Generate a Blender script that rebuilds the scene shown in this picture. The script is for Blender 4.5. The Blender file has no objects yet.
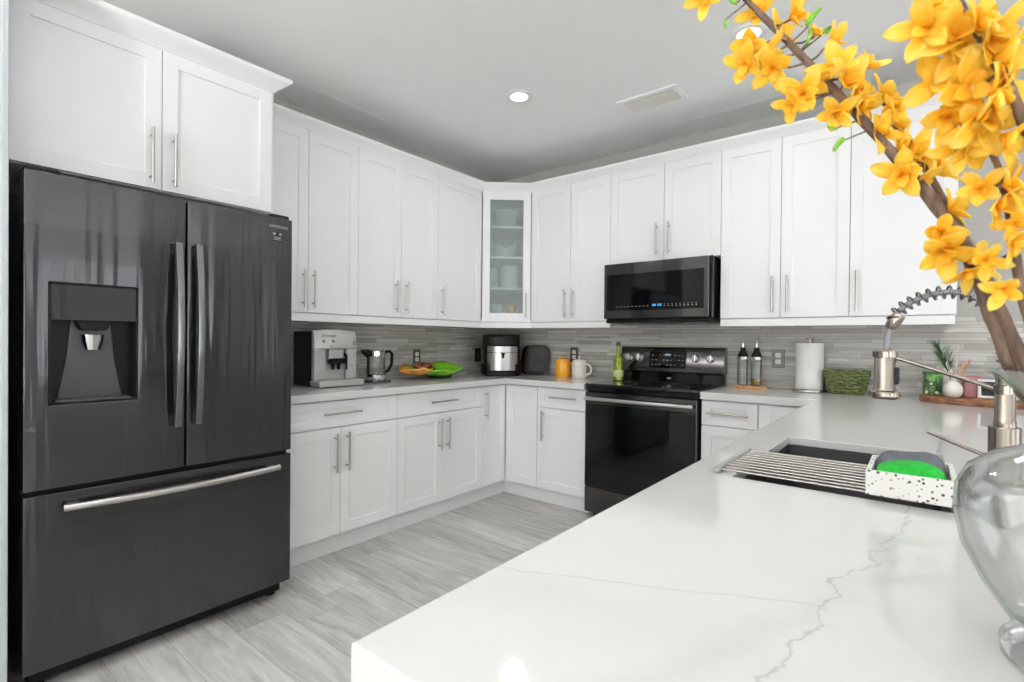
import bpy, bmesh, math, random
from mathutils import Vector, Matrix
random.seed(7)
PI = math.pi
C = bpy.context.scene.collection
SC = bpy.context.scene

# ------------------------------------------------------------------ camera
YAW = math.radians(38.70); PITCH = 0.0065; ROLL = 0.0094
fw = Vector((-math.sin(YAW), math.cos(YAW), 0)); rt = Vector((math.cos(YAW), math.sin(YAW), 0)); zz = Vector((0, 0, 1))
f2 = (fw - zz*PITCH).normalized(); u2 = (zz + fw*PITCH).normalized()
r3 = (rt + u2*ROLL).normalized(); u3 = (u2 - rt*ROLL).normalized()
cam = bpy.data.cameras.new('camera'); camo = bpy.data.objects.new('camera', cam); C.objects.link(camo)
camo.matrix_world = Matrix(((r3.x, u3.x, -f2.x, 0), (r3.y, u3.y, -f2.y, 0), (r3.z, u3.z, -f2.z, 1.2124), (0, 0, 0, 1)))
cam.sensor_width = 36; cam.lens = 509.7*36/1024; cam.shift_y = 0.0028; cam.clip_start = 0.02
cam.dof.use_dof = True; cam.dof.focus_distance = 3.2; cam.dof.aperture_fstop = 9
SC.camera = camo
# ------------------------------------------------------------------ world, light, exposure
w = bpy.data.worlds.new('world'); SC.world = w; w.use_nodes = True
bg = w.node_tree.nodes['Background']; bg.inputs[0].default_value = (0.93, 0.97, 1.0, 1); bg.inputs[1].default_value = 4.0
SC.view_settings.view_transform = 'Standard'; SC.view_settings.look = 'None'
SC.view_settings.gamma = 1; SC.view_settings.use_curve_mapping = False
SC.view_settings.exposure = -0.24
SC.cycles.max_bounces = 10; SC.cycles.diffuse_bounces = 6; SC.cycles.transmission_bounces = 10; SC.cycles.transparent_max_bounces = 10
SC.cycles.caustics_reflective = False; SC.cycles.caustics_refractive = False
SC.cycles.use_denoising = True; SC.cycles.sample_clamp_indirect = 6
SUN = bpy.data.lights.new('sun', 'SUN'); SUN.energy = 120; SUN.angle = .01
suno = bpy.data.objects.new('sun', SUN); C.objects.link(suno); suno.rotation_euler = (math.radians(-32), math.radians(14), 0)  # high over the house, lights the added paving only
LAMP_W = 4.3
UP_W = 265

# ------------------------------------------------------------------ materials
def lin(c):
    return tuple((x/12.92 if x <= .04045 else ((x+.055)/1.055)**2.4) for x in (v/255 for v in c)) + (1,)
class NT:
    def __init__(s, name):
        s.m = bpy.data.materials.new(name); s.m.use_nodes = True; s.t = s.m.node_tree; s.n = s.t.nodes; s.b = s.n['Principled BSDF']
        s.tc = s.n.new('ShaderNodeTexCoord')
    def link(s, a, b): s.t.links.new(a, b)
    def put(s, inp, v):
        if hasattr(v, 'node'): s.link(v, inp)
        else: inp.default_value = v
    def math(s, op, a, b=0.0, c=0.0):
        n = s.n.new('ShaderNodeMath'); n.operation = op
        s.put(n.inputs[0], a); s.put(n.inputs[1], b); s.put(n.inputs[2], c); return n.outputs[0]
    def xyz(s, v):
        n = s.n.new('ShaderNodeSeparateXYZ'); s.link(v, n.inputs[0]); return n.outputs
    def comb(s, x, y, z):
        n = s.n.new('ShaderNodeCombineXYZ'); s.put(n.inputs[0], x); s.put(n.inputs[1], y); s.put(n.inputs[2], z); return n.outputs[0]
    def noise(s, vec, scale, detail=3, rough=.5, dist=0):
        n = s.n.new('ShaderNodeTexNoise'); s.put(n.inputs['Vector'], vec); n.inputs['Scale'].default_value = scale
        n.inputs['Detail'].default_value = detail; n.inputs['Roughness'].default_value = rough; n.inputs['Distortion'].default_value = dist
        return n.outputs[0]
    def white(s, vec):
        n = s.n.new('ShaderNodeTexWhiteNoise'); n.noise_dimensions = '3D'; s.link(vec, n.inputs['Vector']); return n.outputs[0]
    def ramp(s, fac, stops, interp='LINEAR'):
        n = s.n.new('ShaderNodeValToRGB'); s.put(n.inputs[0], fac); e = n.color_ramp.elements; n.color_ramp.interpolation = interp
        while len(e) < len(stops): e.new(.5)
        for k, (p, c) in enumerate(stops): e[k].position = p; e[k].color = c
        return n.outputs[0]
    def mix(s, fac, a, b):
        n = s.n.new('ShaderNodeMix'); n.data_type = 'RGBA'; s.put(n.inputs[0], fac); s.put(n.inputs[6], a); s.put(n.inputs[7], b); return n.outputs[2]
    def scale(s, vec, v):
        n = s.n.new('ShaderNodeMapping'); s.link(vec, n.inputs[0]); n.inputs['Scale'].default_value = v; return n.outputs[0]
    def bump(s, h, strength=.2, dist=.002):
        n = s.n.new('ShaderNodeBump'); s.link(h, n.inputs['Height']); n.inputs['Strength'].default_value = strength; n.inputs['Distance'].default_value = dist
        s.link(n.outputs[0], s.b.inputs['Normal'])
def col(c): return c if len(c) == 4 else lin(c)
def plain(name, c, rough=.5, metal=0, var=.04, nscale=8, spec=.5, coat=0, bump=0, bscale=200, trans=0, ior=1.45, emit=None, estr=0):
    t = NT(name); b = t.b; c = col(c)
    f = t.noise(t.tc.outputs['Object'], nscale)
    d = tuple(x*(1-var) for x in c[:3])+(1,); u = tuple(min(1, x*(1+var)) for x in c[:3])+(1,)
    t.link(t.ramp(f, [(.3, d), (.7, u)]), b.inputs['Base Color'])
    b.inputs['Roughness'].default_value = rough; b.inputs['Metallic'].default_value = metal
    b.inputs['Specular IOR Level'].default_value = spec; b.inputs['Coat Weight'].default_value = coat; b.inputs['Coat Roughness'].default_value = .05
    b.inputs['Transmission Weight'].default_value = trans; b.inputs['IOR'].default_value = ior
    if bump: t.bump(t.noise(t.tc.outputs['Object'], bscale, 4), bump, .001)
    if emit: b.inputs['Emission Color'].default_value = col(emit); b.inputs['Emission Strength'].default_value = estr
    return t.m
def brushed(name, c, rough=.3, sc=(2, 2, 400), strength=.05, var=.06, metal=1.0):
    t = NT(name); c = col(c)
    v = t.scale(t.tc.outputs['Object'], sc); f = t.noise(v, 1.0, 4, .6)
    d = tuple(x*(1-var) for x in c[:3])+(1,); u = tuple(min(1, x*(1+var)) for x in c[:3])+(1,)
    t.link(t.ramp(f, [(.3, d), (.7, u)]), t.b.inputs['Base Color'])
    t.b.inputs['Metallic'].default_value = metal; t.b.inputs['Roughness'].default_value = rough
    t.bump(f, strength, .0005)
    return t.m
M = {}
M['cab'] = plain('cabinet_white', (238, 238, 238), .38, var=.008)
M['wall'] = plain('wall_paint', (166, 164, 158), .8, var=.01, bump=.05, bscale=300)
M['ceil'] = plain('ceiling_paint', (243, 243, 242), .85, var=.01, bump=.04, bscale=200)
M['trimw'] = plain('trim_white', (238, 238, 238), .4, var=.008)
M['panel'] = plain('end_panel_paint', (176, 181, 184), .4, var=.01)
M['nickel'] = brushed('brushed_nickel', (186, 182, 176), .28, (60, 60, 3), .04)
M['faucet'] = brushed('faucet_nickel', (150, 142, 132), .25, (80, 80, 2), .06)
M['steel'] = brushed('brushed_steel', (190, 188, 185), .3, (2, 2, 160), .05)
M['silver'] = plain('silver_plastic', (196, 196, 194), .38, metal=.5, var=.02)
M['chrome'] = plain('polished_chrome', (214, 212, 210), .08, 1, var=.01)
M['darksteel'] = brushed('dark_handle_steel', (128, 130, 131), .25, (40, 40, 3), .04)
M['blk'] = plain('black_plastic', (15, 15, 16), .4, var=.1, spec=.2)
M['blkgloss'] = plain('black_glass', (6, 7, 8), .05, var=.1, spec=.28)
M['blkglass2'] = plain('oven_glass', (9, 11, 12), .04, var=.1, spec=.35)
M['darkgrey'] = plain('dark_grey_plastic', (58, 57, 58), .35, var=.04)
M['whitecer'] = plain('white_ceramic', (230, 226, 218), .25, var=.02, coat=.3)
M['yellowcer'] = plain('yellow_ceramic', (232, 164, 42), .22, var=.05, coat=.4)
M['paper'] = plain('paper_towel', (236, 235, 232), .9, var=.01, bump=.3, bscale=120)
M['woodboard'] = plain('light_wood', (190, 142, 92), .5, var=.2, nscale=30)
M['greenglass'] = plain('olive_oil', (120, 130, 20), .1, var=.25, nscale=60, coat=.5)
def thin_glass(name, face, edge, tint=.0):
    t = NT(name); lw = t.n.new('ShaderNodeLayerWeight'); lw.inputs[0].default_value = .35
    tr = t.n.new('ShaderNodeBsdfTransparent'); t.link(t.ramp(lw.outputs['Facing'], [(0, face), (.55, face), (.97, edge)]), tr.inputs[0])
    gl = t.n.new('ShaderNodeBsdfGlossy'); gl.inputs['Roughness'].default_value = .02
    fr_ = t.n.new('ShaderNodeFresnel'); fr_.inputs[0].default_value = 1.45
    mx = t.n.new('ShaderNodeMixShader'); t.link(t.math('MINIMUM', fr_.outputs[0], .5), mx.inputs[0]); t.link(tr.outputs[0], mx.inputs[1]); t.link(gl.outputs[0], mx.inputs[2])
    t.link(mx.outputs[0], t.n['Material Output'].inputs[0]); return t.m
M['glass'] = thin_glass('clear_glass', (.97, .98, .975, 1), (.55, .60, .58, 1))
M['vaseglass'] = thin_glass('vase_glass', (.985, .992, .988, 1), (.50, .58, .55, 1))
def frosted():
    t = NT('frosted_glass'); tr = t.n.new('ShaderNodeBsdfTransparent'); tr.inputs[0].default_value = (.90, .94, .935, 1)
    t.b.inputs['Base Color'].default_value = lin((205, 212, 211)); t.b.inputs['Roughness'].default_value = .5
    f = t.math('ADD', .74, t.math('MULTIPLY', t.math('SUBTRACT', t.noise(t.tc.outputs['Object'], 400, 2), .5), .2))
    mx = t.n.new('ShaderNodeMixShader'); t.link(f, mx.inputs[0]); t.link(t.b.outputs[0], mx.inputs[1]); t.link(tr.outputs[0], mx.inputs[2])
    t.link(mx.outputs[0], t.n['Material Output'].inputs[0]); return t.m
M['frost'] = frosted()
M['white'] = plain('plain_white', (240, 240, 238), .5, var=.01)
M['led'] = plain('lamp_diffuser', (255, 255, 255), .5, var=0, emit=(255, 250, 242), estr=6)
M['sinkst'] = brushed('sink_steel', (120, 121, 124), .35, (3, 3, 60), .05)
M['rack'] = brushed('rack_steel', (150, 146, 142), .32, (2, 2, 160), .05)
M['grey_sil'] = plain('grey_silicone', (150, 150, 148), .5, var=.03)
M['greensp'] = plain('green_scrub_cloth', (20, 148, 42), .9, var=.25, nscale=120, bump=.8, bscale=300)
M['greycl'] = plain('grey_microfibre', (92, 96, 104), .95, var=.15, nscale=150, bump=.9, bscale=350)
M['darkcl'] = plain('navy_cloth', (34, 38, 50), .95, var=.2, nscale=150, bump=.8, bscale=350)
M['leaf'] = plain('leaf_green', (104, 158, 40), .5, var=.25, nscale=60)
M['palm'] = plain('dark_green_frond', (42, 84, 42), .6, var=.3, nscale=60)
M['pampas'] = plain('dried_cream_sprig', (222, 196, 168), .9, var=.12, nscale=80)
M['pinkflower'] = plain('dried_pink_flower', (206, 160, 140), .9, var=.15, nscale=80)
M['pink'] = plain('dusty_pink_candle', (168, 112, 116), .45, var=.08, nscale=40)
M['screen'] = plain('dark_screen', (12, 14, 16), .12, var=.1)
M['teal'] = plain('clock_digits', (40, 110, 160), .4, var=0, emit=(70, 160, 230), estr=1.2)
M['mark'] = plain('printed_marks', (150, 150, 150), .5, var=0)
M['vent'] = plain('vent_slats', (214, 212, 203), .6, var=.03)
M['hose'] = plain('grey_hose', (128, 129, 132), .45, var=.04)
M['spring'] = brushed('spring_steel', (120, 120, 122), .22, (50, 50, 50), .03)
M['outsteel'] = brushed('outlet_plate_steel', (98, 96, 93), .4, (3, 3, 200), .05)
M['golden'] = plain('golden_oil', (150, 116, 20), .12, var=.15, nscale=60, coat=.4)
M['cooktop'] = plain('ceramic_cooktop', (10, 10, 11), .1, var=.1, coat=.5)

def fridge_mat(name, c, rough, rip):
    t = NT(name); o = t.tc.outputs['Object']
    f = t.noise(t.scale(o, (3, 3, 500)), 1.0, 3)
    c = col(c); t.link(t.ramp(f, [(.3, tuple(x*.93 for x in c[:3])+(1,)), (.7, tuple(x*1.07 for x in c[:3])+(1,))]), t.b.inputs['Base Color'])
    t.b.inputs['Metallic'].default_value = .9; t.b.inputs['Roughness'].default_value = rough
    t.b.inputs['Anisotropic'].default_value = .8; t.b.inputs['Anisotropic Rotation'].default_value = .25
    t.b.inputs['Coat Weight'].default_value = .25; t.b.inputs['Coat Roughness'].default_value = .03
    r = t.noise(t.scale(o, (1, 9, .5)), 1.0, 2.5)
    t.bump(r, rip, .012)
    return t.m
M['fridge'] = fridge_mat('black_stainless', (72, 72, 74), .15, .9)
M['gun'] = fridge_mat('gunmetal_stainless', (74, 73, 73), .18, .06)
M['fridgeside'] = plain('fridge_side_grey', (92, 95, 97), .4, metal=.4, var=.03)

def quartz():
    t = NT('white_quartz'); o = t.tc.outputs['Object']; x, y, z = t.xyz(o)
    n1 = t.math('SUBTRACT', t.noise(o, 7, 5, .62), .5); n2 = t.math('SUBTRACT', t.noise(t.scale(o, (1, 1, 1)), 26, 3, .6), .5)
    warp = t.math('ADD', t.math('MULTIPLY', n1, .13), t.math('MULTIPLY', n2, .028))
    def vein(px, py, dx, dy, width, a, b, s):
        L = math.hypot(dx, dy); dx /= L; dy /= L
        u = t.math('SUBTRACT', x, px); v = t.math('SUBTRACT', y, py)
        d = t.math('ADD', t.math('MULTIPLY', u, -dy), t.math('MULTIPLY', v, dx))
        l = t.math('ADD', t.math('MULTIPLY', u, dx), t.math('MULTIPLY', v, dy))
        d = t.math('ABSOLUTE', t.math('ADD', d, t.math('MULTIPLY', warp, s)))
        k = t.math('SUBTRACT', 1.0, t.math('MINIMUM', t.math('DIVIDE', d, width), 1.0))
        g = t.math('MULTIPLY', t.math('GREATER_THAN', l, a), t.math('LESS_THAN', l, b))
        return t.math('MULTIPLY', t.math('MULTIPLY', k, k), g)
    lay = [(vein(-.022, 1.10, -.075, -.60, .0042, -.1, .9, .8), .42), (vein(-.421, .505, .29, .138, .0026, -.1, .37, .35), .38), (vein(-.03, .80, -.10, -.25, .055, -.12, .6, 1.0), .1),
           (vein(.0, 2.3, .5, .35, .004, -.6, 1, 1.0), .3), (vein(-.4, 3.3, .9, -.12, .004, -.4, 1.3, .9), .28), (vein(-.3, 2.0, .35, .9, .003, -.2, 1.2, .9), .2),
           (vein(-2.8, 1.4, .1, .9, .004, -.3, 1.9, 1.0), .25), (vein(-2.7, 3.3, .9, .1, .003, -.3, 1, .8), .2)]
    tot = None
    for v, s in lay:
        v = t.math('MULTIPLY', v, s); tot = v if tot is None else t.math('ADD', tot, v)
    cl = t.math('MULTIPLY', t.noise(o, 3, 4), .04)
    tot = t.math('MINIMUM', t.math('ADD', tot, cl), 1.0)
    t.link(t.mix(tot, lin((214, 214, 213)), lin((112, 118, 116))), t.b.inputs['Base Color'])
    t.b.inputs['Roughness'].default_value = .07; t.b.inputs['Specular IOR Level'].default_value = .4
    return t.m
M['quartz'] = quartz()

def floor_mat():
    t = NT('grey_wood_look_planks'); x, y, z = t.xyz(t.tc.outputs['Object'])
    pw, pl = .2, 1.2
    ry = t.math('DIVIDE', t.math('ADD', y, 20.07), pw); row = t.math('FLOOR', ry); fy = t.math('FRACT', ry)
    off = t.white(t.comb(row, 3.0, 0.0))
    rx = t.math('ADD', t.math('DIVIDE', t.math('ADD', x, 20.0), pl), off); cx = t.math('FLOOR', rx); fx = t.math('FRACT', rx)
    idn = t.white(t.comb(row, cx, 7.0)); id2 = t.white(t.comb(cx, row, 2.0))
    gv = t.comb(t.math('ADD', t.math('MULTIPLY', x, 2.2), t.math('MULTIPLY', idn, 40)), t.math('ADD', t.math('MULTIPLY', y, 22), t.math('MULTIPLY', id2, 30)), idn)
    g = t.noise(gv, 1.0, 6, .62, 1.2); g2 = t.noise(t.comb(t.math('MULTIPLY', x, 1.2), t.math('MULTIPLY', y, 6), id2), 1.0, 3, .5, .8)
    tone = t.math('ADD', t.math('ADD', t.math('MULTIPLY', g, .85), t.math('MULTIPLY', g2, .35)), t.math('MULTIPLY', idn, .20))
    c = t.ramp(tone, [(.42, lin((128, 126, 122))), (.60, lin((170, 168, 164))), (.74, lin((190, 188, 185))), (.95, lin((216, 214, 211)))])
    e = t.math('MINIMUM', t.math('MULTIPLY', t.math('MINIMUM', fy, t.math('SUBTRACT', 1.0, fy)), pw), t.math('MULTIPLY', t.math('MINIMUM', fx, t.math('SUBTRACT', 1.0, fx)), pl))
    j = t.math('LESS_THAN', e, .0014)
    t.link(t.mix(t.math('MULTIPLY', j, .55), c, lin((110, 108, 105))), t.b.inputs['Base Color'])
    t.b.inputs['Roughness'].default_value = .34
    t.bump(t.math('SUBTRACT', t.math('MULTIPLY', g, .2), j), .12, .002)
    return t.m
M['floor'] = floor_mat()

def tile_mat(axis):
    t = NT('strip_mosaic_tile_'+axis); o = t.tc.outputs['Object']; x, y, z = t.xyz(o); h = x if axis == 'x' else y
    zz_ = t.math('ADD', t.math('ADD', z, 5.0), t.math('MULTIPLY', t.math('SINE', t.math('MULTIPLY', z, 86.0)), .0052))
    rz = t.math('DIVIDE', zz_, .0215); row = t.math('FLOOR', rz); fz = t.math('FRACT', rz)
    off = t.white(t.comb(row, 1.0, 4.0)); ln = t.math('ADD', t.math('MULTIPLY', t.white(t.comb(row, 9.0, 1.0)), .2), .16)
    rx = t.math('DIVIDE', t.math('ADD', t.math('ADD', h, 20.0), off), ln); cx = t.math('FLOOR', rx); fx = t.math('FRACT', rx)
    idn = t.white(t.comb(row, cx, 5.0)); glossy = t.math('GREATER_THAN', t.white(t.comb(cx, row, 8.0)), .62)
    mv = t.comb(t.math('ADD', t.math('MULTIPLY', h, 6), t.math('MULTIPLY', idn, 20)), t.math('MULTIPLY', z, 60), idn)
    tone = t.math('ADD', t.math('MULTIPLY', idn, .75), t.math('MULTIPLY', t.noise(mv, 1.0, 4, .6, .6), .35))
    c = t.ramp(tone, [(.1, lin((154, 150, 143))), (.45, lin((176, 173, 166))), (.75, lin((190, 187, 181))), (1.0, lin((206, 205, 201)))])
    e = t.math('MINIMUM', t.math('MULTIPLY', t.math('MINIMUM', fz, t.math('SUBTRACT', 1.0, fz)), .0215), t.math('MULTIPLY', t.math('MINIMUM', fx, t.math('SUBTRACT', 1.0, fx)), ln))
    j = t.math('LESS_THAN', e, .0011)
    t.link(t.mix(t.math('MULTIPLY', j, .8), c, lin((120, 117, 112))), t.b.inputs['Base Color'])
    t.link(t.math('SUBTRACT', .45, t.math('MULTIPLY', glossy, .33)), t.b.inputs['Roughness'])
    t.bump(t.math('SUBTRACT', 1.0, j), .4, .001)
    return t.m
M['tilex'] = tile_mat('x'); M['tiley'] = tile_mat('y')

def terrazzo():
    t = NT('speckled_terrazzo'); o = t.tc.outputs['Object']
    v = t.n.new('ShaderNodeTexVoronoi'); v.inputs['Scale'].default_value = 150; t.link(o, v.inputs['Vector'])
    r = t.math('MULTIPLY', t.xyz(v.outputs['Color'])[0], .0030)
    f = t.math('LESS_THAN', v.outputs['Distance'], t.math('ADD', t.math('MULTIPLY', t.xyz(v.outputs['Color'])[0], .46), -.03))
    c = t.ramp(t.xyz(v.outputs['Color'])[1], [(0, lin((60, 60, 62))), (.4, lin((120, 116, 112))), (.75, lin((190, 170, 160))), (1, lin((90, 90, 94)))], 'CONSTANT')
    t.link(t.mix(f, lin((232, 230, 226)), c), t.b.inputs['Base Color']); t.b.inputs['Roughness'].default_value = .45
    return t.m
M['terrazzo'] = terrazzo()

def petal_mat():
    t = NT('yellow_petal'); o = t.tc.outputs['Object']
    d = t.n.new('ShaderNodeVectorMath'); d.operation = 'LENGTH'; t.link(o, d.inputs[0])
    f = t.math('ADD', d.outputs['Value'], t.math('MULTIPLY', t.math('SUBTRACT', t.noise(t.scale(o, (3, 3, 1)), 2, 3), .5), .5))
    t.link(t.ramp(f, [(.04, lin((244, 170, 26))), (.28, lin((254, 208, 52))), (.7, lin((255, 226, 84))), (1, lin((255, 234, 124)))]), t.b.inputs['Base Color'])
    t.b.inputs['Roughness'].default_value = .6
    t.b.inputs['Subsurface Weight'].default_value = .0
    tr = t.n.new('ShaderNodeBsdfTranslucent'); t.link(t.b.inputs['Base Color'].links[0].from_socket, tr.inputs[0])
    mx = t.n.new('ShaderNodeMixShader'); mx.inputs[0].default_value = .45
    t.link(t.b.outputs[0], mx.inputs[1]); t.link(tr.outputs[0], mx.inputs[2]); t.link(mx.outputs[0], t.n['Material Output'].inputs[0])
    return t.m
M['petal'] = petal_mat()
def bark():
    t = NT('brown_bark'); o = t.tc.outputs['Object']
    f = t.noise(t.scale(o, (60, 60, 18)), 1.0, 5, .65, .6)
    t.link(t.ramp(f, [(.3, lin((56, 42, 34))), (.5, lin((92, 72, 58))), (.72, lin((134, 112, 94)))]), t.b.inputs['Base Color'])
    t.b.inputs['Roughness'].default_value = .8; t.bump(f, .6, .002); return t.m
M['bark'] = bark()
def slice_mat():
    t = NT('rustic_wood_slice'); o = t.tc.outputs['Object']
    f = t.noise(t.scale(o, (20, 20, 120)), 1.0, 5, .65)
    t.link(t.ramp(f, [(.3, lin((58, 38, 28))), (.5, lin((120, 78, 52))), (.7, lin((176, 126, 88)))]), t.b.inputs['Base Color'])
    t.b.inputs['Roughness'].default_value = .7; t.bump(f, .5, .003); return t.m
M['slice'] = slice_mat()
def leafbowl(name, a, b, c):
    t = NT(name); o = t.tc.outputs['Object']
    f = t.noise(t.scale(o, (14, 5, 14)), 1.0, 4, .6, .5)
    t.link(t.ramp(f, [(.3, lin(a)), (.52, lin(b)), (.75, lin(c))]), t.b.inputs['Base Color'])
    t.b.inputs['Roughness'].default_value = .2; t.b.inputs['Coat Weight'].default_value = .3; return t.m
M['bowlgreen'] = leafbowl('green_glaze', (62, 120, 18), (104, 170, 24), (150, 200, 60))
M['bowlyellow'] = leafbowl('yellow_rust_glaze', (120, 40, 24), (206, 140, 50), (240, 190, 80))
M['bowlrust'] = leafbowl('rust_glaze', (60, 22, 16), (110, 40, 26), (190, 110, 60))
def weave():
    t = NT('green_woven_grass'); o = t.tc.outputs['Object']
    f = t.noise(t.scale(o, (40, 40, 160)), 1.0, 4, .6)
    t.link(t.ramp(f, [(.3, lin((40, 48, 24))), (.5, lin((84, 96, 50))), (.70, lin((158, 166, 112)))]), t.b.inputs['Base Color'])
    t.b.inputs['Roughness'].default_value = .8; t.bump(f, .5, .002); return t.m
M['weave'] = weave()
def tin_mat():
    t = NT('botanical_print_tin'); o = t.tc.outputs['Object']
    v = t.n.new('ShaderNodeTexVoronoi'); v.inputs['Scale'].default_value = 26; t.link(o, v.inputs['Vector'])
    d = v.outputs['Distance']
    c = t.ramp(d, [(.0, lin((236, 216, 170))), (.24, lin((240, 226, 196))), (.27, lin((70, 60, 40))), (.33, lin((64, 120, 50))), (.5, lin((120, 170, 70))), (.62, lin((36, 84, 44)))], 'CONSTANT')
    g = t.math('GREATER_THAN', t.noise(t.scale(o, (30, 30, 12)), 1.0, 3), .52)
    t.link(t.mix(t.math('MULTIPLY', g, t.math('GREATER_THAN', d, .33)), c, lin((28, 64, 40))), t.b.inputs['Base Color']); t.b.inputs['Roughness'].default_value = .35
    return t.m
M['tin'] = tin_mat()

# ------------------------------------------------------------------ mesh helpers
class MB:
    def __init__(s): s.bm = bmesh.new(); s.wn = False
    def _merge(s, t):
        me = bpy.data.meshes.new('tmp'); t.to_mesh(me); t.free(); s.bm.from_mesh(me); bpy.data.meshes.remove(me); return s
    def box(s, x0, x1, y0, y1, z0, z1, bev=.0015, seg=1, rot=None):
        t = bmesh.new(); bmesh.ops.create_cube(t, size=1); s.wn |= seg > 1
        m = Matrix.Translation(((x0+x1)/2, (y0+y1)/2, (z0+z1)/2)) @ (rot or Matrix.Identity(4)) @ Matrix.Diagonal((abs(x1-x0), abs(y1-y0), abs(z1-z0), 1))
        bmesh.ops.transform(t, matrix=m, verts=t.verts)
        if bev: bmesh.ops.bevel(t, geom=list(t.edges), offset=min(bev, .45*min(abs(x1-x0), abs(y1-y0), abs(z1-z0))), segments=seg, affect='EDGES', profile=.5)
        return s._merge(t)
    def tube(s, pts, r, n=12, caps=True, flat=None):
        pts = [Vector(p) for p in pts]; rs = r if isinstance(r, (list, tuple)) else [r]*len(pts)
        bm = s.bm; rings = []
        tan = []
        for i in range(len(pts)):
            a = pts[max(0, i-1)]; b = pts[min(len(pts)-1, i+1)]; tan.append((b-a).normalized())
        up = Vector((0, 0, 1)) if abs(tan[0].z) < .9 else Vector((1, 0, 0))
        u = tan[0].cross(up).normalized()
        for i, p in enumerate(pts):
            u = (u - tan[i]*u.dot(tan[i])).normalized(); v = tan[i].cross(u)
            ring = []
            for k in range(n):
                a = 2*PI*k/n
                ring.append(bm.verts.new(p + (u*math.cos(a) + v*math.sin(a)*(flat or 1))*rs[i]))
            rings.append(ring)
        for i in range(len(rings)-1):
            for k in range(n):
                bm.faces.new((rings[i][k], rings[i][(k+1) % n], rings[i+1][(k+1) % n], rings[i+1][k]))
        if caps: bm.faces.new(rings[0][::-1]); bm.faces.new(rings[-1])
        return s
    def cyl(s, p0, p1, r, n=24, bev=0):
        p0 = Vector(p0); p1 = Vector(p1)
        if bev:
            d = (p1-p0).normalized()*bev
            return s.tube([p0, p0+d*.01, p0+d, p1-d, p1-d*.01, p1], [r-bev, r-bev, r, r, r-bev, r-bev], n)
        return s.tube([p0, p1], r, n)
    def lathe(s, prof, c=(0, 0, 0), n=32, sx=1, sy=1, closed=False):
        bm = s.bm; c = Vector(c); rings = []
        for r, z in prof:
            if r < 1e-6: rings.append([bm.verts.new(c+Vector((0, 0, z)))])
            else: rings.append([bm.verts.new(c+Vector((r*sx*math.cos(2*PI*k/n), r*sy*math.sin(2*PI*k/n), z))) for k in range(n)])
        seq = list(range(len(rings)-1)) + ([-1] if closed else [])
        for i in seq:
            A, B = (rings[i], rings[i+1]) if i >= 0 else (rings[-1], rings[0])
            for k in range(n):
                q = [A[k % len(A)], A[(k+1) % len(A)], B[(k+1) % len(B)], B[k % len(B)]]
                q2 = []
                for v in q:
                    if v not in q2: q2.append(v)
                if len(q2) > 2:
                    try: bm.faces.new(q2)
                    except ValueError: pass
        return s
    def prism(s, poly, axis, a, b, bev=0, seg=1):
        t = bmesh.new(); s.wn |= seg > 1
        def P(u, v, w): return {'z': (u, v, w), 'x': (w, u, v), 'y': (u, w, v)}[axis]
        A = [t.verts.new(P(u, v, a)) for u, v in poly]; B = [t.verts.new(P(u, v, b)) for u, v in poly]; n = len(poly)
        t.faces.new(A); t.faces.new(B[::-1])
        for k in range(n): t.faces.new((A[k], B[k], B[(k+1) % n], A[(k+1) % n]))
        bmesh.ops.recalc_face_normals(t, faces=t.faces)
        if bev:
            t.edges.ensure_lookup_table()
            es = [e for e in t.edges if len(e.link_faces) == 2 and e.calc_face_angle(0) > .5]
            bmesh.ops.bevel(t, geom=es, offset=bev, segments=seg, affect='EDGES', profile=.5)
        return s._merge(t)
    def cells(s, us, vs, fill, front, back, bev=0, seg=2, only=None):
        """a slab of grid cells between the surfaces front(u,v) and back(u,v); fill(i,j) says which cells are solid"""
        t = bmesh.new(); F = {}; B = {}; s.wn |= bool(bev)
        def V(D, fn, i, j):
            if (i, j) not in D: D[i, j] = t.verts.new(fn(us[i], vs[j]))
            return D[i, j]
        on = lambda i, j: 0 <= i < len(us)-1 and 0 <= j < len(vs)-1 and fill(i, j)
        for i in range(len(us)-1):
            for j in range(len(vs)-1):
                if not on(i, j): continue
                q = [(i, j), (i+1, j), (i+1, j+1), (i, j+1)]
                t.faces.new([V(F, front, *k) for k in q]); t.faces.new([V(B, back, *k) for k in q][::-1])
                for (a, b, nb) in ((q[0], q[1], (i, j-1)), (q[1], q[2], (i+1, j)), (q[2], q[3], (i, j+1)), (q[3], q[0], (i-1, j))):
                    if not on(*nb): t.faces.new([V(F, front, *b), V(F, front, *a), V(B, back, *a), V(B, back, *b)])
        bmesh.ops.recalc_face_normals(t, faces=t.faces)
        if bev:
            es = [e for e in t.edges if len(e.link_faces) == 2 and e.calc_face_angle(0) > .7 and (only is None or all(only(v.co) for v in e.verts))]
            bmesh.ops.bevel(t, geom=es, offset=bev, segments=seg, affect='EDGES', profile=.5)
        return s._merge(t)
    def surf(s, fn, nu, nv, thick=0):
        bm = s.bm; g = [[bm.verts.new(fn(i/nu, j/nv)) for j in range(nv+1)] for i in range(nu+1)]
        for i in range(nu):
            for j in range(nv): bm.faces.new((g[i][j], g[i+1][j], g[i+1][j+1], g[i][j+1]))
        return s
    def sphere(s, c, r, sc=(1, 1, 1), u=16, v=10):
        t = bmesh.new(); bmesh.ops.create_uvsphere(t, u_segments=u, v_segments=v, radius=r)
        bmesh.ops.transform(t, matrix=Matrix.Translation(c) @ Matrix.Diagonal((*sc, 1)), verts=t.verts)
        return s._merge(t)
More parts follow.
